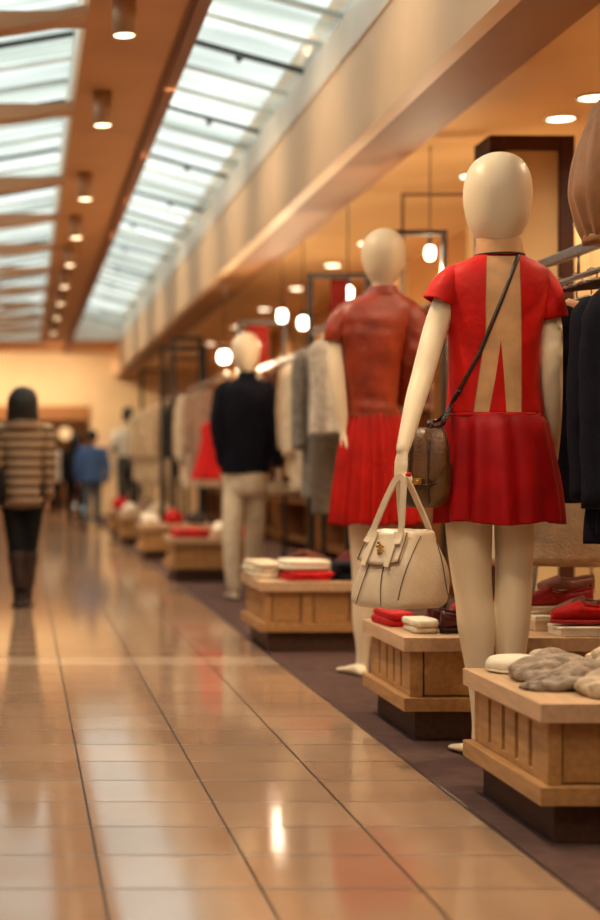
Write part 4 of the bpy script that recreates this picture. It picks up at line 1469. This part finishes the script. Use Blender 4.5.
# tan blouse set up on the top rail at the frame's edge
YT = 5.22
tb = MB()
rows = [(92, 606, 640, 0.06), (103, 599, 642, 0.09), (122, 589, 645, 0.115), (150, 579.5, 645, 0.13), (175, 573.5, 643, 0.135), (195, 571.5, 636, 0.13), (212, 575, 624, 0.11), (228, 580.5, 614, 0.085), (238, 584, 606, 0.06), (244, 585.5, 603, 0.055)]
tb.loft(prings(dense(rows, 5), YT, 48))
for i, p in enumerate(tb.v):
    c = W(605, 170, YT)
    a = math.atan2(p.y - YT, p.x - c.x)
    tt = 1 if p.z < 2.2 else 0.6
    d = Vector((p.x - c.x, p.y - YT, 0))
    if d.length > 1e-4:
        d.normalize()
    tb.v[i] = p + d * (0.016 * tt * (abs(math.sin(a * 5.5 + p.z * 2.5)) - 0.6) + 0.008 * noise.noise(p * 8))
tbo = build('draped_blouse', tb, mat('tan_drape', 'a06c43', 0.6, 0.1, 6, 0.2, 40, sheen=0.2), None, org=W(594, 244, YT))
tag(tbo, 'tan draped garment standing on the rack\'s top rail at the upper right edge', 'blouse')
build('tie', MB().loft(prings([(243.8, 584.5, 603.5, 0.057), (241, 583, 605.5, 0.062), (238, 583.5, 605.5, 0.064), (235.5, 583.5, 606, 0.06)], YT, 30)), mat('tan_tie', 'a06f42', 0.6), tbo)

# leaning black pole
pb = MB().tube([W(543, 537, 7.2) + (W(536, 589, 7.0) - W(546, 519, 7.3)).normalized() * 1.0 * 0, ], 0.01) if False else None
P0, P1 = Vector((2.03, 6.54, 0.0)), Vector((2.665, 7.965, 1.42))
pole = thing('leaning_pole', 'slim black pole leaning behind the red shoes against the framed panel', 'pole', P0)
build('shaft', MB().tube([P0 + (P1 - P0) * 0.02, P1], 0.011, 12), M_IRON, pole)
build('tip', MB().tube([P0 + Vector((0, 0, 0.003)), P0 + (P1 - P0) * 0.03], [0.015, 0.013], 12), M_RUBBER, pole)

# framed cream panel
t = thing('framed_panel', 'tall cream panel in a dark brown wooden frame behind the front mannequin\'s head', 'panel', (2.55, 8.14, 0))
x0, x1, y0, y1, zt = 2.34, 2.765, 8.0, 8.28, 2.65
fr = MB().span((x0, y0, 0), (x0 + 0.075, y1, zt)).span((x1 - 0.075, y0, 0), (x1, y1, zt)).span((x0 + 0.075, y0, zt - 0.075), (x1 - 0.075, y1, zt))
build('frame', fr, M_DARKWOOD, t, bevel=0.004)
build('panel', MB().span((x0 + 0.075, y0 + 0.025, 0), (x1 - 0.075, y1 - 0.02, zt - 0.075)), M_CREAMP, t, smooth=False)
# plain fitting panels right of it
t = thing('cream_screen', 'plain cream folding screen beside the brown-framed panel behind the dark jackets', 'screen', (3.05, 8.6, 0))
for k, (a, b) in enumerate(((2.80, 3.02), (3.03, 3.25), (3.26, 3.48))):
    build('leaf', MB().span((a, 8.5 + 0.0 * k, 0.02), (b, 8.54 + 0.0 * k, 2.3)), M_CREAMP, t, bevel=0.004)
for a in (2.83, 3.22, 3.45):
    build('foot', MB().span((a - 0.02, 8.42, 0), (a + 0.02, 8.62, 0.025)), M_DARKWOOD, t, bevel=0.003)


# display frames: tall square arches over the racks
def arch(label, x0, x1, y, zt, th, material):
    t = thing('display_arch', label, 'display frame', ((x0 + x1) / 2, y, 0), 'square metal display frames')
    for x in (x0, x1):
        build('post', MB().span((x - th / 2, y - th / 2, 0.012), (x + th / 2, y + th / 2, zt)), material, t, bevel=0.002)
        build('foot', MB().span((x - 0.05, y - 0.09, 0), (x + 0.05, y + 0.09, 0.014)), material, t, bevel=0.002)
    build('crossbar', MB().span((x0 + th / 2, y - th / 2, zt - th), (x1 - th / 2, y + th / 2, zt)), material, t, bevel=0.002)


arch('black square arch frame behind the head of the rust jacket mannequin', 2.16, 2.49, 9.44, 2.385, 0.03, M_IRON)
arch('thin brown rod frame standing highest, behind the front mannequin', 2.45, 2.95, 10.3, 2.75, 0.018, M_BRONZE)
arch('black square arch frame left of the rust jacket mannequin, over the grey garments', 2.0, 2.4, 11.1, 2.33, 0.034, M_IRON)
arch('blurred black arch frame above the navy blazer mannequin\'s rack', 2.0, 2.42, 14.75, 2.33, 0.034, M_IRON)
arch('taller of two overlapping blurred frames over the far beige coats', 1.68, 1.98, 17.75, 2.42, 0.045, M_IRON)
arch('lower of two overlapping blurred frames over the far beige coats', 1.66, 2.16, 18.9, 2.40, 0.05, M_IRON)
arch('farthest blurred dark frame near the white-topped mannequin', 1.84, 2.2, 24.6, 2.48, 0.05, M_IRON)
arch('blurred brown frame above the distant racks', 2.0, 2.4, 21.42, 2.45, 0.05, M_BRONZE)

ZT2 = 1.9
rack('clothes rack with grey suit pieces left of the rust jacket mannequin', XR, 9.75, 10.95, ZT2)
rack('clothes rack with cream and red garments right of the navy blazer mannequin', 2.13, 11.3, 14.5, 1.86)
rack('blurred clothes rack with beige and dark coats left of the navy blazer mannequin', 1.93, 15.0, 18.7, 1.86)
rack('farthest blurred clothes rack with pale beige coats', 1.9, 19.2, 23.8, 1.86)
# grey suit display
zr2 = ZT2
GM = 'garments on the rack left of the rust jacket mannequin'
garment('jacket', 'pale grey-white jacket hanging nearest on the grey suit rack', 'jacket', (1.95, 9.95, 1.80), 0.60, 0.34, mat('pale_grey_wool', 'c9c0b2', 0.85, 0.12, 30, 0.3, 120), 0.0, 0.02, 0.05, 0.05, None, 11, GM, 0, zrail=ZT2)
garment('waistcoat', 'grey tweed waistcoat hanging behind the pale jacket, over dark trousers', 'waistcoat', (1.99, 10.15, 1.80), 0.62, 0.38, M_GREYC, 0.0, 0.0, -0.05, 0.05, M_CREAMC, 12, GM, 0, zrail=ZT2)
garment('trousers', 'grey-brown trousers hanging below the tweed waistcoat', 'trousers', (2.02, 10.4, 1.80), 1.12, 0.3, mat('taupe_wool', '6f6257', 0.85, 0.12, 30, 0.3, 120), 0.0, -0.05, 0.0, 0.05, None, 13, GM, 0.1, zrail=ZT2, detail=False)
garment('coat', 'dark-edged long grey coat hanging third on the grey suit rack', 'coat', (2.06, 10.62, 1.80), 1.02, 0.42, M_GREYC, 0.6, 0.02, 0.0, 0.05, M_BLACK, 14, GM, 0, zrail=ZT2)
garment('blouse', 'cream blouse hanging last on the grey suit rack', 'blouse', (2.08, 10.82, 1.80), 0.8, 0.42, M_CREAMC, 0.55, 0.05, 0.0, 0.05, None, 15, GM, 0.05, zrail=ZT2)
GC = 'garments on the rack right of the navy blazer mannequin'
mid = [(11.4, M_CREAMC, 0.95, 0.44, 0.6, 'long cream cardigan hanging nearest on the cream and red rack'),
       (11.64, M_BEIGE, 0.85, 0.42, 0.55, 'beige jacket hanging second on the cream and red rack'),
       (12.62, M_BROWNC, 0.9, 0.42, 0.6, 'brown jacket hanging third on the cream and red rack'),
       (12.86, M_CREAMC, 1.0, 0.46, 0.6, 'cream coat hanging fourth on the cream and red rack'),
       (13.1, M_REDC, 0.9, 0.46, 0.5, 'red dress hanging fifth on the cream and red rack'),
       (13.4, M_PINKC, 0.9, 0.42, 0.55, 'taupe blouse hanging sixth on the cream and red rack'),
       (13.7, M_GREYC, 0.9, 0.42, 0.55, 'grey jacket hanging seventh on the cream and red rack'),
       (14.0, M_REDC, 0.9, 0.44, 0.5, 'red blouse hanging last on the cream and red rack')]
for i, (y, m_, L, wd, sl_, lab) in enumerate(mid):
    nm = lab.split(' hanging')[0].split()[-1]
    garment(nm, lab, nm, (2.13, y, 1.765), L, wd, m_, sl_, 0.15 if nm == 'dress' else 0.04, 0.06 * (-1) ** i, 0.06, None, 20 + i, GC, 0.1 if nm == 'dress' else 0.03, zrail=1.86, xr=2.13, detail=False, n=28)
GF = 'garments on the blurred rack left of the navy blazer mannequin'
far = [(16.35, M_REDC, 0.62, 0.34, 0.0, 0.6, 'bright red flared skirt hanging low just left of the navy blazer mannequin'),
       (16.75, M_PINKC, 0.9, 0.36, 0.55, 0.03, 'dusty taupe jacket hanging between the red skirt and cream coat'),
       (17.2, M_CREAMC, 1.02, 0.42, 0.65, 0.05, 'long cream coat hanging left of the red skirt'),
       (17.5, M_BEIGE, 0.95, 0.42, 0.6, 0.05, 'beige coat hanging behind the long cream coat'),
       (18.1, M_NAVY, 0.92, 0.46, 0.6, 0.05, 'blackish jacket hanging left of the long cream coat'),
       (18.45, M_DGREY, 0.92, 0.44, 0.6, 0.05, 'dark grey jacket hanging just beyond the blackish jacket')]
for i, (y, m_, L, wd, sl_, fl_, lab) in enumerate(far):
    nm = lab.split(' hanging')[0].split()[-1]
    garment(nm, lab, nm, (2.0 if nm == 'skirt' else 1.93, y, 1.47 if nm == 'skirt' else 1.78), L, wd, m_, sl_, fl_, 0.08 * (-1) ** i, 0.07, None, 40 + i, GF, 0.25 if nm == 'skirt' else 0.03, zrail=1.86, xr=1.93, detail=False, n=28)
for i in range(8):
    y = 19.5 + i * 0.55
    garment('coat', 'pale beige coat hanging in the row on the farthest blurred rack', 'coat', (1.88 - 0.02 * (i % 2), y, 1.78), 0.95 + 0.05 * (i % 3), 0.48, (M_BEIGE, mat('oatmeal_cloth', 'c6ad8c', 0.85, 0.1, 14))[i % 2], 0.6, 0.06, 0.05 * (-1) ** i, 0.08, None, 60 + i, 'pale coats on the farthest rack', 0.03, zrail=1.86, xr=1.9, detail=False, n=24)
# red lengths of cloth hung inside the frames
for x, y, z0, z1, w_, lab in ((2.2, 11.1, 1.95, 2.29, 0.12, 'narrow red banner hanging in the black arch over the grey garments'),
                              (2.17, 14.75, 1.9, 2.29, 0.2, 'wide red banner hanging in the blurred arch behind the navy blazer mannequin')):
    mb = MB()
    rings = []
    for k in range(13):
        z = z1 + 0.0 - (z1 - z0 + 0.35) * k / 12
        rings.append([Vector((x + w_ * (j / 16 - 0.5), y + 0.012 * math.sin(j * 1.3 + k * 0.2) * (0.3 + k / 12), z)) for j in range(17)])
    mb.grid(rings)
    o = build('banner', mb, mat('deep_red_cloth', '74160f', 0.8), None, org=(x, y, z1), solid=0.004)
    tag(o, lab, 'banner')

# wall shelving along the shop's back wall
M_SHELF = mat('shelf_wood', '8a5a30', 0.5, 0.1, 6)
FOLD_M = [M_CREAMC, M_REDC, M_BROWNC, M_NAVY, M_BEIGE, M_MAROON, M_PINKC]


def slab(mb, c, w, d, h, rz, seed, n=32):
    """soft folded slab with rounded edges"""
    rows = [(0.0, 0.93), (0.12, 0.985), (0.4, 1.0), (0.7, 0.99), (0.9, 0.95), (1.0, 0.86)]
    rings = []
    for t, k in rows:
        ring = []
        for i in range(n):
            a = 2 * PI * i / n
            ca, sa = math.cos(a), math.sin(a)
            u = w / 2 * k * math.copysign(abs(ca) ** 0.35, ca)
            v = d / 2 * k * math.copysign(abs(sa) ** 0.35, sa)
            ring.append(Vector((c[0] + u * math.cos(rz) - v * math.sin(rz), c[1] + u * math.sin(rz) + v * math.cos(rz), c[2] + h * t)))
        rings.append(ring)
    mb.loft(rings)
    return mb


def folded(name, label, c, w, d, layers, lh, material, rz=0.0, seed=1, group=None, cat='clothes', top_m=None, amp=0.008):
    mb = MB()
    rng = random.Random(seed)
    z = 0
    for k in range(layers):
        m2 = MB()
        slab(m2, (c[0] + rng.uniform(-0.008, 0.008), c[1] + rng.uniform(-0.008, 0.008), c[2] + z), w * rng.uniform(0.95, 1.02), d * rng.uniform(0.95, 1.02), lh, rz + rng.uniform(-0.05, 0.05), seed)
        for i, p in enumerate(m2.v):
            q = noise.noise(Vector((p.x * 13, p.y * 13, seed * 3.1)))
            hgt = (p.z - c[2] - z) / lh
            m2.v[i] = p + Vector((0, 0, amp * q * hgt)) + Vector((noise.noise(p * 16), noise.noise(p * 16 + Vector((5, 5, 5))), 0)) * amp * 0.8
        mb.join(m2)
        z += lh * 0.94
    zmin = min(p.z for p in mb.v)
    for i, p in enumerate(mb.v):
        mb.v[i] = p + Vector((0, 0, c[2] - zmin))
    o = build(name, mb, material, None, org=c)
    tag(o, label, cat, group)
    return o


for si, y in enumerate((9.85, 12.55, 15.25, 17.95, 20.65, 23.35, 26.05)):
    t = thing('shelving_bay', '%s wooden shelf bay along the shop\'s back wall' % ORD[si], 'shelf', (3.4, y + 1.1, 0), 'shelf bays on the back wall')
    d = 2.25
    build('side', MB().span((3.22, y, 0), (3.6 - 0.02, y + 0.03, 2.3)), M_SHELF, t, smooth=False)
    build('side', MB().span((3.22, y + d - 0.03, 0), (3.58, y + d, 2.3)), M_SHELF, t, smooth=False)
    for z in (0.1, 0.55, 1.0, 1.45, 1.9, 2.27):
        build('board', MB().span((3.22, y + 0.03, z), (3.58, y + d - 0.03, z + 0.03)), M_SHELF, t, smooth=False)
    if si < 4:
        for zi, z in enumerate((1.0, 1.45, 1.9)):
            for k in range(3):
                yy = y + 0.4 + 0.7 * k
                m_ = FOLD_M[(si * 3 + zi * 2 + k) % 7]
                folded('folded_stack', 'small folded clothes pile on a back wall shelf bay', (3.4, yy, z + 0.033), 0.3, 0.36, 3, 0.045, m_, 0, si * 20 + zi * 5 + k, 'folded piles on the back wall shelves')
    spot((3.3, y + 1.1, ZS - 0.03), 32, 2.2)

# ------------------------------------------------------------------ things on the platforms
Z = TOPZ + 0.001


def shoe(label, x, y, z, rz, ln, upper_m, sole_m, hgt=1.0, group='shoes on the second platform', sole_h=0.018, bow=False):
    root = thing('shoe', label, 'shoe', (x, y, z), group)
    st = [(0.0, 0.30, 0.062), (0.04, 0.48, 0.068), (0.14, 0.58, 0.066), (0.28, 0.6, 0.058), (0.42, 0.62, 0.052), (0.54, 0.72, 0.058), (0.62, 0.8, 0.058), (0.72, 0.86, 0.05), (0.84, 0.78, 0.04), (0.94, 0.52, 0.032), (0.985, 0.28, 0.027), (1.0, 0.12, 0.024)]
    wd = ln * 0.36

    def P(u, v, w):
        return Vector((x + u * math.cos(rz) - v * math.sin(rz), y + u * math.sin(rz) + v * math.cos(rz), z + w))
    rings = []
    n = 22
    for t, hw, hh in dense([s + (0, 0) for s in st], 2) if False else [s for s in st]:
        ring = []
        opening = 0.05 < t < 0.56
        for k in range(n):
            a = 2 * PI * k / n - PI / 2
            ca, sa = math.cos(a), math.sin(a)
            v = hw * wd / 2 * math.copysign(abs(ca) ** 0.7, ca)
            w = sole_h * 0.8 + (hh * hgt) * (sa + 1) / 2
            if opening and sa > 0.55:
                w = sole_h + 0.012
                v *= 0.85
            ring.append(P(t * ln, v, w))
        rings.append(ring)
    build('upper', MB().loft(rings), upper_m, root)
    so = MB()
    rs = []
    for zz, k in ((0, 0.97), (sole_h * 0.5, 1.03), (sole_h, 1.02)):
        ring = []
        for t, hw, hh in st:
            ring.append(P((t * 1.02 - 0.01) * ln, hw * wd / 2 * k, zz))
        for t, hw, hh in reversed(st):
            ring.append(P((t * 1.02 - 0.01) * ln, -hw * wd / 2 * k, zz))
        rs.append(ring)
    build('sole', so.loft(rs), sole_m, root)
    ins = MB()
    ring = [P(t * ln, s * hw * wd / 2 * 0.7, sole_h + 0.016) for s in (1, -1) for t, hw, hh in (st[1:6] if s > 0 else list(reversed(st[1:6])))]
    ins.add(ring, [tuple(range(len(ring)))])
    build('insole', ins, M_INSIDE, root)
    rim = []
    for s in (1, -1):
        seq = st[1:6] if s > 0 else list(reversed(st[1:6]))
        for t, hw, hh in seq:
            rim.append(P(t * ln, s * hw * wd / 2 * 0.83, sole_h * 0.8 + hh * hgt * 0.8))
    rim.append(rim[0])
    build('rim', MB().tube(rim, 0.0035, 6), upper_m, root)
    if bow:
        build('strap', MB().tube([P(0.62 * ln, v, sole_h + w) for v, w in ((-0.04, 0.03), (-0.02, 0.05), (0, 0.056), (0.02, 0.05), (0.04, 0.03))], (0.012, 0.004), 8, up=(0, 0, 1)), upper_m, root)
    return root


# second platform (red and maroon shoes, boxes)
def carton(name, label, c, s, material, lid=None, rz=0, group=None):
    root = thing(name, label, 'box', c, group)
    build('box_body', MB().box((c[0], c[1], c[2] + s[2] * 0.4), (s[0] * 0.98, s[1] * 0.98, s[2] * 0.8), rz), material, root, bevel=0.003)
    build('lid', MB().box((c[0], c[1], c[2] + s[2] * 0.8), (s[0], s[1], s[2] * 0.4), rz), lid or material, root, bevel=0.004)
    return root


GS = 'shoes on the second platform'
p = W(545, 626, 6.05)
carton('shoe_box', 'small cream box with rounded lid under the shoes, right of the mannequin legs', (1.985, 6.06, Z), (0.13, 0.14, 0.058), M_RUBBER, M_WOOL_W)
carton('shoe_box', 'flat cream box supporting the nearest red shoes on the second platform', (2.11, 5.87, Z), (0.32, 0.15, 0.036), M_WOOL_W)
shoe('bright red flat shoe on the flat cream box at the right edge', 2.215, 5.835, Z + 0.045, PI - 0.08, 0.28, M_REDC, M_SHOE_R, 1.25, GS, 0.014, True)
shoe('mauve suede shoe just behind the bright red flat on the flat box', 2.25, 5.915, Z + 0.0455, PI - 0.05, 0.28, M_SHOE_P, M_RUBBER, 1.45, GS, 0.016)
shoe('deep red loafer resting on the small rounded cream box', 2.16, 6.06, Z + 0.073, PI - 0.04, 0.26, M_SHOE_R, M_RUBBER, 1.3, GS, 0.018, True)
folded('folded_tee', 'cream folded tee stacked high behind the red loafers on the second platform', (2.09, 6.24, Z), 0.2, 0.16, 3, 0.038, M_WOOL_W, 0.03, 9, None, 'tee')
shoe('tan and mauve shoe on the cream folded tee at the back of the second platform', 2.23, 6.24, Z + 0.125, PI, 0.22, M_SHOE_P, M_RUBBER, 1.0, GS, 0.014)
shoe('dark red loafer toward the back of the second platform, beside the cream folded tee', 1.96, 6.40, Z, PI - 0.05, 0.24, M_SHOE_R, M_RUBBER, 1.4, GS, 0.03, True)
folded('folded_scarf', 'folded bright red scarf at the left edge of the second platform', (1.445, 6.27, Z), 0.10, 0.24, 2, 0.028, M_REDC, 0.1, 5, None, 'scarf')
folded('folded_tee', 'white folded top on the second platform between the red scarf and maroon shoes', (1.49, 6.0, Z), 0.10, 0.2, 2, 0.026, M_WOOL_W, 0.05, 6, None, 'top')
shoe('maroon loafer between the white folded top and the mannequin legs', 1.555, 5.93, Z, 0.2, 0.25, M_SHOE_M, M_INSIDE, 1.0, GS, 0.02, True)
shoe('maroon loafer stepping behind its pair, beside the mannequin legs', 1.55, 6.10, Z, 0.2, 0.25, M_SHOE_M, M_INSIDE, 1.1, GS, 0.022, True)

# front platform: white cap, knit scarves
def cap(label, x, y, z, rx, ry, h, material):
    mb = MB()
    rings = []
    for r, zz in ((0.9, 0), (1.0, 0.12), (1.03, 0.35), (1.0, 0.6), (0.88, 0.82), (0.65, 0.95), (0.35, 1.0), (0.1, 1.0)):
        rings.append([Vector((x + rx * r * math.cos(2 * PI * k / 40), y + ry * r * math.sin(2 * PI * k / 40), z + h * zz)) for k in range(40)])
    mb.loft(rings).wobble(0.006, 14, 3, (1, 1, 0.6))
    zmin = min(p.z for p in mb.v)
    mb.v = [p + Vector((0, 0, z - zmin)) for p in mb.v]
    o = build('beret', mb, material, None, org=(x, y, z))
    tag(o, label, 'hat')
    build('brim_band', MB().tube([(x + rx * 1.0 * math.cos(2 * PI * k / 40), y + ry * 1.0 * math.sin(2 * PI * k / 40), z + h * 0.14) for k in range(41)], 0.004, 6), material, o)
    return o


cap('soft white felt beret lying at the left back of the nearest platform', 1.485, 4.82, Z, 0.08, 0.07, 0.05, M_WOOL_W)
cap('small ivory felt beret tucked behind the white one beside the grey knits', 1.585, 4.865, Z, 0.045, 0.04, 0.062, M_KNIT2)


def heap(name, label, c, rx, ry, h, material, seed, folds=9, cat='scarf', fine=False):
    """loosely bunched knit: overlapping soft ropes welded together"""
    rng = random.Random(seed)
    mb = MB()
    for k in range(folds):
        a = rng.uniform(-0.5, 0.5)
        t = (k + 0.5) / folds
        yy = -ry + 2 * ry * t
        half = rx * math.sqrt(max(0.15, 1 - (yy / ry) ** 2 * 0.75))
        z = h * (0.38 + 0.32 * math.sin(PI * t)) * rng.uniform(0.62, 1.15)
        pts = []
        for j in range(7):
            u = -1 + 2 * j / 6
            pts.append((c[0] + half * u, c[1] + yy + min(0.035, ry * 0.3) * math.sin(u * 2.2 + a * 6) + a * 0.02, c[2] + z * (1 - 0.45 * u * u) + 0.008 * math.sin(u * 5 + k)))
        r = min(h * 0.33, ry * 1.5 / folds + 0.008)
        mb.tube(spline(pts, 3), [(r * (0.75 + 0.35 * math.sin(PI * j / 18)), r * (0.6 + 0.3 * math.sin(PI * j / 18))) for j in range(19)], 10, round_end=True)
    slab(mb, (c[0], c[1], c[2]), rx * 1.9, ry * 1.9, h * 0.42, 0.1, seed)
    for i, p in enumerate(mb.v):
        if p.z < c[2]:
            mb.v[i] = Vector((p.x, p.y, c[2]))
    me = fuse(mb, 0.004 if fine else 0.008, c, 1 if fine else 3)
    o = build(name, None, material, None, org=c, mesh=me)
    zm = min(v.co.z for v in me.vertices)
    for v in me.vertices:
        v.co.z -= zm
    tag(o, label, cat)
    return o


heap('knit_scarf', 'grey-taupe knit scarf bunched beside the white beret on the nearest platform', (1.55, 4.625, Z), 0.13, 0.105, 0.085, M_KNIT, 3, 13, fine=True)
heap('knit_scarf', 'thin grey knit scarf lying in front of the bunched taupe one on the nearest platform', (1.49, 4.435, Z), 0.10, 0.035, 0.04, mat('stone_grey_knit', '9a8b7e', 0.9, 0.14, 30, 0.6, 160), 8, 6, fine=True)
heap('knit_scarf', 'pale beige knit scarf heaped at the right front edge of the nearest platform', (1.645, 4.32, Z), 0.14, 0.075, 0.085, M_KNIT2, 5, 11, fine=True)
heap('knit_scarf', 'cream fringed knit scarf heaped at the right back of the nearest platform', (1.83, 4.74, Z), 0.13, 0.12, 0.13, mat('cream_knit', 'd3bfa5', 0.9, 0.1, 30, 0.6, 160), 7, 11, fine=True)

# third platform: cream, red, navy folds and brown knits
folded('folded_tee', 'cream folded top at the left edge of the third platform', (1.35, 9.0, Z), 0.16, 0.4, 3, 0.03, M_CREAMC, 0.1, 31, None, 'top')
folded('folded_jumper', 'red folded jumper under the white top on the third platform', (1.55, 8.74, Z), 0.26, 0.3, 2, 0.024, M_REDC, 0.08, 32, None, 'jumper')
folded('folded_tee', 'white folded top lying over the red jumper on the third platform', (1.535, 8.76, Z + 0.056), 0.25, 0.28, 2, 0.026, M_WOOL_W, 0.15, 33, None, 'top')
folded('folded_jumper', 'navy folded jumper at the right front of the third platform', (1.83, 8.76, Z), 0.26, 0.32, 3, 0.034, M_NAVY, -0.05, 34, None, 'jumper')
heap('knit_scarf', 'brown knit scarf bunched at the back of the third platform', (1.62, 9.12, Z), 0.12, 0.08, 0.16, mat('chestnut_knit', '7a4a38', 0.9, 0.2, 30, 0.6, 160), 12, 8)
heap('knit_scarf', 'dark maroon knit scarf piled at the back right of the third platform', (1.88, 9.12, Z), 0.1, 0.08, 0.19, M_MAROON, 13, 7)
# fourth platform
folded('folded_jumper', 'red folded jumper at the left of the fourth platform', (1.46, 13.95, Z), 0.32, 0.4, 2, 0.035, M_REDC, 0.05, 41, None, 'jumper')
heap('knit_scarf', 'white scarf bunched between red clothes on the fourth platform', (1.735, 13.95, Z), 0.06, 0.12, 0.13, M_WOOL_W, 14, 6)
folded('folded_jumper', 'red folded jumper at the right of the fourth platform', (1.93, 14.0, Z), 0.17, 0.4, 2, 0.035, M_REDC, -0.05, 42, None, 'jumper')
# fifth platform
heap('knit_scarf', 'pale grey scarf at the left of the fifth platform', (1.36, 17.05, Z), 0.08, 0.15, 0.12, M_WOOL_W, 15, 6)
heap('knit_scarf', 'red scarf bunched in the middle of the fifth platform', (1.61, 17.0, Z), 0.08, 0.14, 0.16, M_REDC, 16, 6)
heap('knit_scarf', 'charcoal scarf bunched at the right of the fifth platform', (1.86, 17.0, Z), 0.08, 0.14, 0.12, M_DGREY, 17, 6)
# sixth platform
heap('knit_scarf', 'white scarf bunched at the left of the sixth platform', (1.36, 20.1, Z), 0.09, 0.15, 0.16, M_WOOL_W, 18, 6)
heap('knit_scarf', 'pale beige scarf bunched at the right of the sixth platform', (1.74, 20.1, Z), 0.15, 0.15, 0.16, M_KNIT2, 19, 6)
# seventh platform
heap('knit_scarf', 'red scarf bunched at the left of the farthest platform', (1.39, 22.5, Z), 0.1, 0.15, 0.18, M_REDC, 20, 6)
heap('knit_scarf', 'taupe scarf bunched at the right of the farthest platform', (1.76, 22.5, Z), 0.13, 0.15, 0.16, M_PINKC, 21, 6)

# things beyond the archway
t = thing('globe_lamp', 'round warm globe lamp glowing beyond the far archway', 'lamp', (0.98, 36.5, 1.7))
build('globe', MB().ball((0.98, 36.5, 1.72), 0.14, 20, 12), emis('globe_glow', 'ffc98a', 1.3), t)
build('cord', MB().tube([(0.98, 36.5, 1.85), (0.98, 36.5, 2.55)], 0.012, 8), M_IRON, t)
t = thing('display_shelf', 'tall shelf against the far wall beyond the archway', 'shelf', (0.2, 39.7, 0))
for x in (-1.2, 1.6):
    build('side', MB().span((x, 39.5, 0), (x + 0.06, 39.98, 2.1)), M_SHELF, t, smooth=False)
for z in (0.1, 0.7, 1.3, 1.9):
    build('board', MB().span((-1.14, 39.5, z), (1.6, 39.98, z + 0.06)), M_SHELF, t, smooth=False)

# ------------------------------------------------------------------ sky
w = bpy.data.worlds.new('world')
SC.world = w
w.use_nodes = True
nt = w.node_tree
bg = nt.nodes['Background']
tc = nt.nodes.new('ShaderNodeTexCoord')
n = nt.nodes.new('ShaderNodeTexNoise')
n.inputs['Scale'].default_value = 3.0
n.inputs['Detail'].default_value = 4
nt.links.new(tc.outputs['Generated'], n.inputs['Vector'])
r = nt.nodes.new('ShaderNodeValToRGB')
r.color_ramp.elements[0].position = 0.35
r.color_ramp.elements[1].position = 0.65
r.color_ramp.elements[0].color = (0.70, 0.76, 0.73, 1)
r.color_ramp.elements[1].color = (0.95, 0.97, 0.93, 1)
nt.links.new(n.outputs['Fac'], r.inputs['Fac'])
nt.links.new(r.outputs['Color'], bg.inputs['Color'])
bg.inputs['Strength'].default_value = 2.1

SC.view_settings.view_transform = 'Standard'
SC.view_settings.look = 'None'
SC.view_settings.exposure = 0.0
SC.cycles.use_denoising = True
SC.cycles.max_bounces = 6
SC.cycles.diffuse_bounces = 3
SC.cycles.glossy_bounces = 3
SC.cycles.transparent_max_bounces = 8
SC.cycles.sample_clamp_indirect = 4.0
